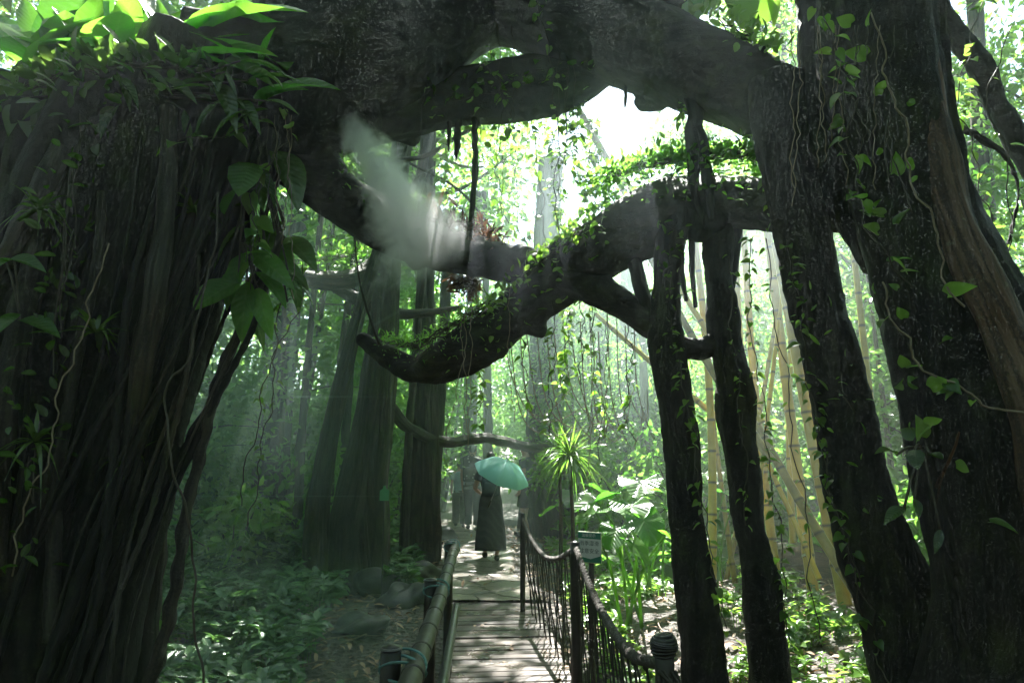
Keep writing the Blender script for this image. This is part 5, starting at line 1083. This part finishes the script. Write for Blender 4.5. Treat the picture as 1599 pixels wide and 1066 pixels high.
clothe('ivy bits and moss ferns over the top of the root curtain', 'creeper', [(40, 190, 40, 4.2), (130, 170, 60, 4.1), (250, 170, 70, 4.1), (360, 190, 60, 4.4)], 420, .12, .06, 'oval', 'leaf_deep', seed=10)

# ------------------------------------------------------------------ epiphytes on the root curtain
def blade(mb, b, tip, size_w, kind='big', up=(0, -.3, 1), tint=.5):
    d = np.asarray(tip) - np.asarray(b); L = np.linalg.norm(d); leaves(mb, [b], [d], [up], L, kind, tint, size_w)
def epiphyte(label, root, specs, mat='leaf_bright', name='epiphyte_plant', cat='plant'):
    """specs: (base px, base py, tip px, tip py, metres ahead of base, of tip, width)"""
    o = thing(name, label, cat, P(*root))
    for s_ in specs:
        bx_, by_, tx, ty, d0, d1, w = s_; b = P(bx_, by_, d0); t = P(tx, ty, d1); mb = MB()
        kind = 'oval' if w > 1.2 else 'big'
        blade(mb, b, t, w, kind, tint=random.random(), up=(random.gauss(0, .3), -.55 + random.gauss(0, .15), .9)); mb.build('leaf', M[mat], o)
    mb = MB(); r_ = P(*root)
    for s_ in specs: tube(mb, [r_, (r_ + P(s_[0], s_[1], s_[4])) / 2 + (0, 0, .02), P(s_[0], s_[1], s_[4])], .006, 6, 8)
    mb.build('stalk', M['vine_stem'], o); return o
epiphyte('epiphyte with three large separate glowing leaves, on the shoulder of the arch', (402, 165, 4.35), [(410, 110, 424, 40, 4.35, 4.2, 1.5), (398, 158, 516, 104, 4.3, 4.0, 1.1), (405, 165, 470, 120, 4.3, 4.1, 1.2), (402, 128, 330, 42, 4.35, 4.15, .8), (360, 140, 295, 82, 4.35, 4.1, .9)])
rg = np.random.default_rng(19); sp_ = []
for k in range(32):
    a = rg.uniform(-1.5, 1.5); L = rg.uniform(110, 230); bx_, by_ = 262 + rg.normal(0, 30), 112 + rg.normal(0, 14)
    sp_.append((bx_, by_, bx_ + L * math.sin(a), by_ - L * math.cos(a) * .8 + 10, 4.5, 4.5 - rg.uniform(-.35, .6), rg.uniform(.75, 1.05)))
epiphyte('large bright rosette of long arching strap leaves crowning the root curtain', (262, 120, 4.55), sp_)
sp_ = []
for k in range(22):
    bx_, by_ = rg.uniform(20, 170), rg.uniform(80, 150); a = rg.normal(-.1, .55); L = rg.uniform(80, 150)
    sp_.append((bx_, by_, bx_ + L * math.sin(a), by_ - L * math.cos(a), 4.7 + rg.uniform(-.2, .3), 4.6 + rg.uniform(-.3, .4), rg.uniform(1.25, 1.6)))
epiphyte('bushy epiphyte with upright oval leaves glowing at the outer end of the root curtain', (90, 150, 4.8), sp_)
sp_ = [(-20 + 14 * k, 110 + 9 * (k % 3), -40 + 26 * k + rg.normal(0, 10), 60 + rg.normal(0, 30), 4.6, 4.3, .9) for k in range(9)]
epiphyte('low dark epiphyte with narrow leaves hugging the bark below the glowing bushy one', (60, 175, 4.3), [(30 + 20 * k, 165, 10 + 28 * k, 190 + rg.normal(0, 14), 4.2, 3.95, .8) for k in range(6)] , 'leaf_deep')
epiphyte('epiphyte with big drooping dark leaves on the edge of the root curtain', (375, 380, 4.3), [(372, 440, 300, 478, 4.2, 4.0, 1.3), (385, 395, 345, 470, 4.3, 4.1, .9), (395, 395, 452, 436, 4.3, 4.1, .9), (400, 425, 450, 462, 4.3, 4.1, .8), (388, 440, 372, 525, 4.3, 4.15, 1.0), (402, 450, 420, 520, 4.3, 4.15, .9), (380, 400, 420, 385, 4.3, 4.2, .8), (378, 290, 345, 330, 4.2, 4.05, 1.4), (392, 255, 372, 300, 4.2, 4.0, 1.3)])
epiphyte('wet glossy leaf pair poking from the dark roots near the frame edge', (30, 490, 3.7), [(30, 500, 88, 506, 3.7, 3.55, .9), (30, 490, -10, 512, 3.7, 3.5, .9), (22, 405, -20, 415, 3.7, 3.5, .7), (10, 408, 62, 402, 3.7, 3.5, .7)])
epiphyte('pair of small heart leaves, one silvered, sprouting by the reddish twig', (1440, 700, 3.05), [(1428, 702, 1432, 730, 2.98, 2.9, 1.3), (1452, 708, 1472, 714, 2.98, 2.9, 1.3), (1400, 710, 1372, 694, 2.98, 2.86, .7), (1468, 826, 1462, 860, 2.95, 2.9, .9), (1412, 792, 1382, 808, 2.98, 2.9, 1.0), (1428, 778, 1438, 804, 2.98, 2.9, 1.0)], 'leaf_gloss')
sp_ = []
for k in range(20):
    bx_, by_ = rg.uniform(300, 400), rg.uniform(60, 130); a = rg.normal(.2, .9); L = rg.uniform(60, 140)
    sp_.append((bx_, by_, bx_ + L * math.sin(a), by_ - L * math.cos(a), 4.6 + rg.uniform(-.2, .2), 4.5 + rg.uniform(-.4, .4), rg.uniform(.75, 1.3)))
epiphyte('spray of broad upright leaves standing out against the light, behind the rosette', (150, 100, 4.9), [(120 + 26 * k, 110, 70 + 38 * k + rg.normal(0, 14), -10 + 10 * (k % 3), 4.9, 4.7 + .1 * (k % 4), 1.1 + .1 * (k % 3)) for k in range(9)])
epiphyte('mixed green epiphyte tuft filling the hollow between the rosette and the arch', (350, 120, 4.6), sp_)
sp_ = []
for k in range(34):
    bx_, by_ = rg.uniform(10, 440), rg.uniform(90, 185); a = rg.uniform(1.2, 5.0); L = rg.uniform(45, 100)
    sp_.append((bx_, by_, bx_ + L * math.sin(a), by_ - L * math.cos(a) * .7, 4.1 + rg.uniform(-.1, .1), 3.98 + rg.uniform(-.1, .1), rg.uniform(.36, .62)))
epiphyte('dark drooping leaves fringing the top of the root curtain', (230, 150, 4.2), sp_, 'leaf_gloss')
sp_ = []
for k in range(22):
    bx_, by_ = rg.uniform(375, 450), rg.uniform(230, 480); a = rg.uniform(2.0, 4.4); L = rg.uniform(40, 95)
    sp_.append((bx_, by_, bx_ + L * math.sin(a), by_ - L * math.cos(a), 4.5 + rg.uniform(-.2, .2), 4.45 + rg.uniform(-.3, .2), rg.uniform(.55, .95)))
epiphyte('ragged hanging epiphyte strung down the open side of the root curtain', (405, 240, 4.5), sp_, 'leaf_gloss')
# staghorn-like round leaf against the sky by the top of the arch
epiphyte('single round dark leaf silhouetted against the sky above the arch', (1163, -40, 4.6), [(1163, -30, 1163, 38, 4.6, 4.45, 2.3), (1200, -20, 1215, 30, 4.6, 4.5, .8), (1100, -10, 1075, 40, 4.6, 4.5, 1.3)], 'leaf_vine')

# ------------------------------------------------------------------ bamboo
def cane_mat(name, a, b_, ring):
    m, t, out = newmat(name); L = t.links.new
    at = N(t, 'ShaderNodeAttribute', attribute_name='tint'); g = N(t, 'ShaderNodeNewGeometry'); n = N(t, 'ShaderNodeTexNoise', i_Scale=5.0, i_Detail=6.0, i_Roughness=.65); L(g.outputs['Position'], n.inputs['Vector'])
    r = ramp(t, [(.3, a), (.7, b_)]); L(n.outputs[0], r.inputs[0]); mx = N(t, 'ShaderNodeMix', data_type='RGBA'); mx.inputs[7].default_value = (*ring, 1); L(at.outputs['Fac'], mx.inputs[0]); L(r.outputs[0], mx.inputs[6])
    b = N(t, 'ShaderNodeBsdfPrincipled', i_Roughness=.3); L(mx.outputs[2], b.inputs['Base Color']); L(b.outputs[0], out.inputs[0]); return m
M['cane'] = cane_mat('golden_bamboo', (.36, .25, .004), (.56, .42, .012), (.05, .035, .012))
M['cane_pale'] = cane_mat('pale_bamboo', (.28, .2, .012), (.46, .36, .04), (.05, .04, .02))
M['cane_dark'] = cane_mat('dark_bamboo', (.12, .09, .015), (.28, .22, .03), (.03, .02, .01))  # darker tone of the cane colour
bam = thing('bamboo_clump', 'clump of golden bamboo canes fanning out in sunlit mist beyond the prop roots', 'bamboo', (3.6, 8.6, gh(3.6, 8.6)))
def cane(x0, y0, x1, y1, w, d0, d1, mat):
    a, b = P(x0, y0 + (45 if y0 > 840 else 0), d0), P(x1, y1, d1); r = .66 * W(w / 2, (d0 + d1) / 2); L = np.linalg.norm(b - a); nn = max(3, int(L / (.26 + r * 2))); mb = MB(); pts = []; rad = []; K_ = 14
    bend = np.array([rng.normal(0, .012), 0, rng.normal(0, .01)]) * L
    for i in range(nn * 14 + 1):
        t = i / (nn * 14); m_ = i % 14; pts.append(a + (b - a) * t + bend * math.sin(math.pi * t)); rad.append(r * (1 - .25 * t) * (1.12 if m_ == 0 else (1.03 if m_ in (1, 13) else 1.0)))
    c = np.array(pts); tg = unit(np.gradient(c, axis=0)); nx = unit(np.cross(tg, (0, 1.0, 0))); ny = np.cross(tg, nx); ph = np.linspace(0, 2 * math.pi, 15)
    v = c[:, None] + (np.cos(ph)[None, :, None] * nx[:, None] + np.sin(ph)[None, :, None] * ny[:, None]) * np.array(rad)[:, None, None]
    i = np.arange(len(c) - 1)[:, None] * 15 + np.arange(14)[None]; mb.add(v.reshape(-1, 3), np.stack([i, i + 1, i + 16, i + 15], -1).reshape(-1, 4), None, v.reshape(-1, 3)[:, [0, 2]], np.repeat([1.0 if k_ % 14 == 0 else .0 for k_ in range(len(c))], 15))
    mb.build('cane', M[mat], bam)
for args in [(1112, 860, 1086, 380, 20, 8.3, 8.6, 'cane'), (1205, 720, 1000, 370, 20, 7.6, 8.6, 'cane_dark'), (1190, 660, 1030, 400, 16, 8.0, 8.6, 'cane'), (1180, 860, 1146, 360, 24, 8.2, 8.8, 'cane'), (1212, 850, 1160, 330, 20, 8.4, 9.0, 'cane_pale'),
             (1350, 900, 1170, 640, 24, 7.2, 8.2, 'cane_dark'), (1270, 880, 1196, 340, 26, 8.2, 8.6, 'cane_pale'), (1320, 900, 1212, 380, 30, 7.6, 8.0, 'cane_pale'), (1360, 920, 1226, 440, 26, 7.4, 7.8, 'cane_pale'), (1186, 760, 1226, 420, 11, 8.2, 8.4, 'cane'), (1280, 860, 1120, 560, 12, 7.9, 8.8, 'cane'),
             (975, 300, 868, 110, 16, 8.2, 9.0, 'cane_dark'), (990, 300, 888, 130, 15, 8.4, 9.2, 'cane'), (1130, 660, 930, 490, 14, 8.5, 9.0, 'cane_pale'), (1400, 880, 1330, 360, 18, 7.4, 7.8, 'cane_pale'), (1150, 880, 1100, 520, 13, 8.8, 9.2, 'cane_dark'), (1245, 900, 1250, 360, 16, 9.2, 9.6, 'cane_pale'), (1400, 900, 1290, 380, 20, 8.6, 9.0, 'cane_pale'), (1130, 880, 1230, 380, 12, 9.0, 9.4, 'cane_dark')]:
    cane(*args)
rg = np.random.default_rng(6); mb = MB(); cs = [P(rg.uniform(1000, 1330), rg.uniform(250, 560), rg.uniform(8.2, 10)) for _ in range(46)]
clumps(mb, cs, .45, 16, .17, 'narrow', .7, 1.0); mb.build('foliage', M['leaf_under'], bam)
ball_ = MB(); tube(ball_, [onground(1270, 905) + (-.9, .2, -.15), onground(1270, 905) + (0, .2, .0), onground(1270, 905) + (1.2, 0, -.15)], [.3, .42, .3], 24, 20, .1, .2); ball_.build('rootstock', M['bark_mid'], bam)
mb = MB(); a_, b_ = onground(1165, 905), onground(1265, 880); tube(mb, [a_ + (0, 0, .05), (a_ + b_) / 2 + (0, 0, .1), b_ + (0, 0, .12)], [.05, .055, .045], 14, 24, .03, .1); tag(mb.build('fallen_log', M['bark_pale']), 'grey fallen log lying in the litter before the bamboo', 'log')

# ------------------------------------------------------------------ ground plants
def strap_plant(name, label, base, n, L, w, seed, spread=1.0, rise=1.0, mat='strap', parts=False, stem=None, group=None, cat='plant', cone=(.15, 1.25)):
    rg = np.random.default_rng(seed); o = thing(name, label, cat, base, group); top = np.asarray(base, float)
    if stem is not None:
        top = np.asarray(stem, float); mb = MB(); tube(mb, [np.asarray(base) - (0, 0, .1), (np.asarray(base) + top) / 2 + (.02, 0, 0), top], [.028, .022, .018], 10, 20, .02, .05); mb.build('stem', M['bark_mid'], o)
    mb = MB()
    for k in range(n):
        a = rg.uniform(0, 6.28); el = rg.uniform(*cone); l = L * rg.uniform(.65, 1.15); ns = 9; ss = np.linspace(0, 1, ns); droop = rg.uniform(.35, 1.0) * (1.25 - el / 1.6) * rise
        h = np.array([math.cos(a), math.sin(a), 0]); side = np.array([-h[1], h[0], 0]); r_ = l * ss * math.cos(el) + .0; z = l * (ss * math.sin(el) - droop * ss ** 2.2)
        c = top + h * r_[:, None] * spread + np.array([0, 0, 1.0]) * z[:, None]; ww = w * (np.sin(np.clip(ss * 1.0 + .12, 0, 1) ** .7 * math.pi) * .9 + .1) * (1 - ss ** 6); ww[-1] = .001
        f = np.array([0, 0, .35])
        v = np.stack([c - side * ww[:, None] + f * ww[:, None], c, c + side * ww[:, None] + f * ww[:, None]], 1).reshape(-1, 3); i = np.arange(ns - 1)[:, None] * 3 + np.arange(2)[None]
        mb.add(v, np.stack([i, i + 1, i + 4, i + 3], -1).reshape(-1, 4), None, None, rg.uniform(0, 1))
    mb.build('foliage', M[mat], o); return o
b = onground(535, 905); strap_plant('strap_leaf_plant', 'big fountain of arching strap leaves on the bank short of the stout fluted trunk', b, 70, .85, .024, 1)
b = onground(250, 1000); strap_plant('strap_leaf_plant', 'dark clump of strap leaves at the foot of the root curtain', b, 34, .6, .024, 2)
b = onground(420, 1120); strap_plant('strap_leaf_plant', 'small upright strap-leaved clump low in front of the glossy groundcover', b, 14, .5, .022, 3, cone=(.9, 1.4))
b = onground(975, 905); strap_plant('strap_leaf_plant', 'sunlit clump of thin strap leaves behind the warning sign', b, 30, .7, .017, 4, cone=(.5, 1.35))
b = onground(1030, 900); strap_plant('strap_leaf_plant', 'thin strap-leaved clump against the first tall prop root', b, 22, .7, .017, 5, cone=(.4, 1.3))
tp = P(890, 712, 7.6); b = onground(889, 900); b = np.array([tp[0], tp[1], gh(tp[0], tp[1])]); strap_plant('slender_palm', 'bright spiky palm-like plant on a thin stem above the rope fence', b, 120, .5, .014, 6, stem=tp, cone=(-.5, 1.3), rise=.7)
tp = P(872, 700, 8.2); b2 = np.array([tp[0], tp[1], gh(tp[0], tp[1])]); strap_plant('slender_palm', 'smaller paler spiky palm just behind the bright one', b2, 60, .42, .013, 7, stem=tp, cone=(-.3, 1.4), rise=.6)
b = onground(880, 885); strap_plant('fan_leaf_plant', 'low dark fan-leaved plant hanging over the rope fence', b, 22, .35, .03, 8, cone=(.1, .7))
b = P(352, 640, 8.0); b[2] = gh(b[0], b[1]); strap_plant('strap_leaf_plant', 'dim spiky plant high on the misty bank', b, 40, .9, .02, 9)
for k, (px, py, d, lab) in enumerate([(150, 520, 3.85, 'fern-like tuft sprouting halfway up the dark root curtain'), (55, 690, 3.7, 'fern-like tuft growing low on the root curtain near the frame edge'), (205, 720, 4.05, 'fern-like tuft in a cleft low on the inner edge of the root curtain'), (300, 330, 4.2, 'fern-like tuft under the drooping leaves at the root curtain top'), (60, 330, 3.75, 'fern-like tuft between the paler roots high on the root curtain')]):
    strap_plant('fern_tuft', lab, P(px, py, d), 26, .26, .013, 40 + k, cone=(-.2, 1.2), mat='leaf_gloss', cat='fern')
# elephant ears
def elephant_ear(label, base, specs):
    o = thing('elephant_ear_plant', label, 'plant', base, 'elephant ear plants beyond the warning sign')
    for px, py, d, s_, yaw, tilt in specs:
        tip = P(px, py, d); mb = MB(); yy = np.array([math.cos(yaw), math.sin(yaw), 0]); dirv = yy * math.cos(tilt) - np.array([0, 0, 1]) * math.sin(tilt); up = yy * math.sin(tilt) + np.array([0, 0, 1]) * math.cos(tilt)
        n_ = 28; ph = np.linspace(0, 2 * math.pi, n_, endpoint=False); x = .5 * np.sin(ph) * (1 + .12 * np.cos(ph)); y = -.55 * np.cos(ph) * np.where(np.cos(ph) > 0, .62 + .45 * np.abs(np.sin(ph)) ** 1.5, 1.15)
        y = np.where((np.cos(ph) > .9), y + .2, y); side = np.cross(dirv, up); v = [tip]
        for rr_ in (.5, 1.0): 
            for i in range(n_): v.append(tip + s_ * (side * x[i] * rr_ + dirv * y[i] * rr_ + up * (.05 * math.sin(6 * ph[i]) * rr_ + .12 * abs(x[i]) * rr_ - .22 * (y[i] * rr_) ** 2)))
        tr = [(0, 1 + i, 1 + (i + 1) % n_) for i in range(n_)]; q = [(1 + i, 1 + n_ + i, 1 + n_ + (i + 1) % n_, 1 + (i + 1) % n_) for i in range(n_)]
        uv = np.vstack([[0, .5], np.stack([x * .5, y * .5 + .5], 1), np.stack([x, y + .5], 1)]); mb.add(v, q, tr, uv, random.random()); lf = mb.build('leaf', M['leaf_bright'], o)
        mb = MB(); bb = np.asarray(base) + np.array([random.gauss(0, .08), random.gauss(0, .08), 0]); tube(mb, [bb, bb * .5 + tip * .5 + np.array([0, 0, .15]), tip - up * .01], [.018, .013, .008], 8, 16); mb.build('stalk', M['strap'], o)
def EE(px, py, d): p = P(px, py, d); p[2] = gh(p[0], p[1]); return p
elephant_ear('elephant ear plant with broad pale sunlit leaves nearest the warning sign', EE(985, 900, 7.2), [(1005, 812, 7.0, .42, -1.2, .9), (962, 828, 6.9, .36, -2.2, .7), (990, 850, 6.8, .36, -.6, .8), (930, 800, 7.3, .4, 3.4, .35), (1040, 835, 6.9, .36, -.1, .6), (935, 840, 6.8, .3, 2.9, .5)])
elephant_ear('elephant ear plant with wet shining leaves rising behind the sunlit ones', EE(1010, 860, 8.4), [(960, 770, 8.4, .55, 2.8, .3), (1000, 752, 8.6, .55, -1.8, .35), (1040, 770, 8.3, .5, -.4, .35), (985, 790, 8.0, .5, -1.5, .4), (930, 780, 8.5, .5, 3.6, .3), (1060, 800, 8.0, .46, .2, .4)])
elephant_ear('elephant ear plant partly hidden by the first tall prop root', EE(1100, 850, 8.8), [(1080, 780, 8.8, .5, 2.6, .3), (1130, 770, 8.9, .5, -.3, .3), (1140, 800, 8.6, .45, .3, .4), (1100, 740, 9.2, .5, -1.4, .3)])
elephant_ear('small dim elephant ear plant behind the palm stem', EE(900, 840, 9.4), [(900, 772, 9.4, .45, -2, .4), (925, 760, 9.6, .45, .2, .35), (868, 790, 9.2, .4, 3, .4)])

# groundcover: whorls of glossy leaves, too many to count
def whorls(name, label, xy, hgt, size, mat, kind='oval', per=7, width=1.0, seed=0):
    rg = np.random.default_rng(seed); n = len(xy); x, y = xy[:, 0], xy[:, 1]; z = ground_h(x, y) + hgt * rg.uniform(.35, 1.3, n); c = np.stack([x, y, z], 1)
    cc = np.repeat(c, per, 0); a = np.tile(np.arange(per) * 6.283 / per * 1.62, n) + np.repeat(rg.uniform(0, 6.28, n), per) + rg.normal(0, .2, n * per)
    tl = np.repeat(rg.normal(0, .35, (n, 2)), per, 0); d = np.stack([np.cos(a), np.sin(a), rg.uniform(-.25, .45, n * per)], 1); d[:, 2] += tl[:, 0] * d[:, 0] + tl[:, 1] * d[:, 1]
    up = np.stack([-tl[:, 0], -tl[:, 1], np.ones(n * per)], 1) + rg.normal(0, .15, (n * per, 3))
    s_ = np.repeat(rg.uniform(.6, 1.3, n), per) * size * rg.uniform(.75, 1.15, n * per)
    cc = cc + np.stack([np.zeros(n * per), np.zeros(n * per), np.tile(np.arange(per) * -.008, n)], 1)
    mb = MB(); leaves(mb, cc, d, up, s_, kind, np.clip(np.repeat(rg.uniform(.1, .9, n), per) + rg.normal(0, .12, n * per), 0, 1), width)
    st = c.copy(); g0 = st.copy(); g0[:, 2] = ground_h(x, y) - .02; sd = np.array([.004, 0, 0])
    v = np.stack([g0 - sd, g0 + sd, st + sd, st - sd], 1).reshape(-1, 3); mb.add(v, np.arange(n * 4).reshape(-1, 4), None, None, .5)
    return tag(mb.build(name, M[mat], origin=(0, 0, 0)), label, 'groundcover', kind='stuff')
def field(n, x0, x1, y0, y1, seed, keep):
    rg = np.random.default_rng(seed); x = rg.uniform(x0, x1, n); y = rg.uniform(y0, y1, n); ns = np.array([noise.noise((a * .9, b * .9, seed)) for a, b in zip(x, y)]); l = x - AX * y
    k = keep(x, y, l, ns); return np.stack([x[k], y[k]], 1)
whorls('groundcover', 'glossy dark green groundcover over the shaded bank', field(11000, -7.5, -.5, 2.4, 14, 1, lambda x, y, l, n: (l < -.42 - .22 * (y < 8)) & (n > -.42) & ~((l > -1.25) & (y > 5.4) & (y < 9.0) & (n < .1))), .26, .14, 'leaf_ground', seed=1)
whorls('groundcover', 'small leafed groundcover in the sunlit litter beside the rope fence', field(5200, .6, 7, 3, 13, 2, lambda x, y, l, n: (l > WB + .35) & (n > -.05)), .13, .09, 'leaf_vine', seed=2)
whorls('groundcover', 'taller leafy undergrowth on the misty hillside', field(2600, -12, -1.2, 8.5, 20, 3, lambda x, y, l, n: (l < -1.5) & (n > -.2)), .5, .22, 'leaf_ground', per=9, seed=3)
whorls('groundcover', 'undergrowth beneath the trees beyond the bamboo', field(2200, .8, 12, 9, 20, 4, lambda x, y, l, n: (l > 2.0) & (n > -.1)), .4, .2, 'leaf_under', per=9, seed=4)
# leaf litter
rg = np.random.default_rng(9); n = 16000; x = rg.uniform(-5, 8, n); y = rg.uniform(2.2, 16, n); l = x - AX * y; k = (l > WB + .08) | (l < -.15) | ((y > 7.9) & (rg.uniform(0, 1, n) < .12)); x, y = x[k], y[k]; n = len(x)
mb = MB(); a = rg.uniform(0, 6.28, n); leaves(mb, np.stack([x, y, ground_h(x, y) + .025 + rg.uniform(0, .03, n)], 1), np.stack([np.cos(a), np.sin(a), rg.normal(0, .25, n)], 1), np.stack([rg.normal(0, .3, n), rg.normal(0, .3, n), np.ones(n)], 1), rg.uniform(.04, .13, n), 'narrow', None, 1.6)
tag(mb.build('leaf_litter', M['leaf_litter'], origin=(0, 0, 0)), 'brown fallen leaves strewn over the ground', 'leaf litter', kind='stuff')
rg = np.random.default_rng(10); n = 40; y = rg.uniform(2.5, 7.6, n); l = rg.uniform(.05, WB - .05, n); a = rg.uniform(0, 6.28, n)
mb = MB(); leaves(mb, np.stack([AX * y + l, y, np.full(n, .018)], 1), np.stack([np.cos(a), np.sin(a), np.zeros(n) + .02], 1), np.stack([rg.normal(0, .1, n), rg.normal(0, .1, n), np.ones(n)], 1), rg.uniform(.03, .07, n), 'oval', None, 1.2); tag(mb.build('leaf_litter', M['leaf_litter'], origin=(0, 0, 0)), 'few fallen leaves lying on the wet planks', 'leaf litter', kind='stuff')
rg = np.random.default_rng(33); mb = MB()
for k in range(420):
    y_ = rg.uniform(2.4, 13); x_ = rg.uniform(-5, 6.5); l_ = x_ - AX * y_
    if -.1 < l_ < WB + .1: continue
    a = rg.uniform(0, 6.28); L_ = rg.uniform(.12, .6); e_ = np.array([math.cos(a), math.sin(a), 0]) * L_; p0 = np.array([x_, y_, 0]); pts = [p0, p0 + e_ * .5 + (rg.normal(0, .03), rg.normal(0, .03), 0), p0 + e_]
    pts = [np.array([q_[0], q_[1], gh(q_[0], q_[1]) + .03 + rg.uniform(0, .03)]) for q_ in pts]; tube(mb, pts, [.008, .006, .003], 5, 6)
tag(mb.build('twig_litter', M['twig'], origin=(0, 0, 0)), 'broken twigs scattered over the forest floor', 'twig litter', kind='stuff')
# fern frond in the bright gap
mb = MB(); f0, f1 = P(1000, 190, 8), P(1004, 262, 7.7); fc_ = spline([f0, (f0 + f1) / 2 + (.05, 0, .05), f1], 22)
for i in range(1, 22):
    t = i / 21; L = .2 * math.sin(math.pi * (.15 + .8 * (1 - t))) + .02
    for s in (-1, 1): leaves(mb, [fc_[i]], [np.array([s, -.1, -.12])], [(0, -.5, .8)], L, 'narrow', .7, .9)
tube(mb, fc_, .006, 5, 22, mi=1); tag(mb.build('fern_frond', [M['leaf_under'], M['vine_stem']]), 'pale fern frond hanging in the brightest gap of the canopy', 'fern')

# mist jet
def mist_jet():
    a, b = P(548, 190, 4.75), P(665, 395, 4.9); ax_ = b - a; L_ = np.linalg.norm(ax_); w = unit(ax_); u = unit(np.cross(w, (0, 1.0, 0))); vv = np.cross(w, u)
    mb = MB(); ph = np.linspace(0, 2 * math.pi, 25)[:-1]; t = np.linspace(-.03, 1.25, 12); rr_ = .10 + .36 * np.clip(t, 0, 2) ** .8
    rings = np.array([[a + w * L_ * tt + (u * math.cos(p) + vv * math.sin(p)) * r_ * 1.25 for p in ph] for tt, r_ in zip(t, rr_)])
    v = rings.reshape(-1, 3); i = np.arange(11)[:, None] * 24; j = np.arange(24)[None]; q = np.stack([i + j, i + (j + 1) % 24, i + 24 + (j + 1) % 24, i + 24 + j], -1).reshape(-1, 4)
    k = len(v); v = np.vstack([v, rings[0].mean(0), rings[-1].mean(0)]); tr = [(k, (s + 1) % 24, s) for s in range(24)] + [(k + 1, 264 + s, 264 + (s + 1) % 24) for s in range(24)]
    mb.add(v, q, tr)
    m, tt_, vol = volume_mat('mist_spray', 1.0, (.985, .99, 1), .3); L = tt_.links.new
    g = N(tt_, 'ShaderNodeNewGeometry'); sb = N(tt_, 'ShaderNodeVectorMath', operation='SUBTRACT'); sb.inputs[1].default_value = tuple(a); tc = N(tt_, 'ShaderNodeTexCoord')
    o0 = a; L(tc.outputs['Object'], sb.inputs[0]); sb.inputs[1].default_value = (0, 0, 0)
    dt = N(tt_, 'ShaderNodeVectorMath', operation='DOT_PRODUCT'); dt.inputs[1].default_value = tuple(w); L(sb.outputs[0], dt.inputs[0])       # distance along the jet
    pj = N(tt_, 'ShaderNodeVectorMath', operation='SCALE'); pj.inputs[0].default_value = tuple(w); L(dt.outputs['Value'], pj.inputs['Scale'])
    pr = N(tt_, 'ShaderNodeVectorMath', operation='SUBTRACT'); L(sb.outputs[0], pr.inputs[0]); L(pj.outputs[0], pr.inputs[1])
    ln = N(tt_, 'ShaderNodeVectorMath', operation='LENGTH'); L(pr.outputs[0], ln.inputs[0])
    al = N(tt_, 'ShaderNodeMath', operation='DIVIDE'); al.inputs[1].default_value = L_; L(dt.outputs['Value'], al.inputs[0])
    wr_ = N(tt_, 'ShaderNodeMapRange', i_1=0.0, i_2=1.0, i_3=.11, i_4=.42); L(al.outputs[0], wr_.inputs[0])
    rt = N(tt_, 'ShaderNodeMath', operation='DIVIDE'); L(ln.outputs['Value'], rt.inputs[0]); L(wr_.outputs[0], rt.inputs[1])
    n1 = N(tt_, 'ShaderNodeTexNoise', i_Scale=5.5, i_Detail=8.0, i_Roughness=.66, i_Distortion=.8); L(tc.outputs['Object'], n1.inputs['Vector'])
    ad = N(tt_, 'ShaderNodeMath', operation='MULTIPLY_ADD'); ad.inputs[1].default_value = -2.3; ad.inputs[2].default_value = 1.12; L(n1.outputs[0], ad.inputs[0]); a2 = N(tt_, 'ShaderNodeMath', operation='ADD'); L(ad.outputs[0], a2.inputs[0]); L(rt.outputs[0], a2.inputs[1])
    f1_ = N(tt_, 'ShaderNodeMapRange', interpolation_type='SMOOTHSTEP', i_1=.95, i_2=.2, i_3=0.0, i_4=1.0); L(a2.outputs[0], f1_.inputs[0])
    f2 = ramp(tt_, [(0, (.5,) * 3), (.12, (1,) * 3), (.6, (.4,) * 3), (.95, (0,) * 3)]); ml0 = N(tt_, 'ShaderNodeMath', operation='MULTIPLY'); ml0.inputs[1].default_value = .82; L(al.outputs[0], ml0.inputs[0]); L(ml0.outputs[0], f2.inputs[0])
    m1_ = N(tt_, 'ShaderNodeMath', operation='MULTIPLY'); L(f1_.outputs[0], m1_.inputs[0]); L(f2.outputs[0], m1_.inputs[1])
    m2_ = N(tt_, 'ShaderNodeMath', operation='MULTIPLY'); m2_.inputs[1].default_value = 20.0; L(m1_.outputs[0], m2_.inputs[0]); L(m2_.outputs[0], vol.inputs['Density'])
    tag(mb.build('mist_spray', m, origin=tuple(a)), 'dense white jet of mist spraying from under the arch', 'mist', kind='stuff')
mist_jet()
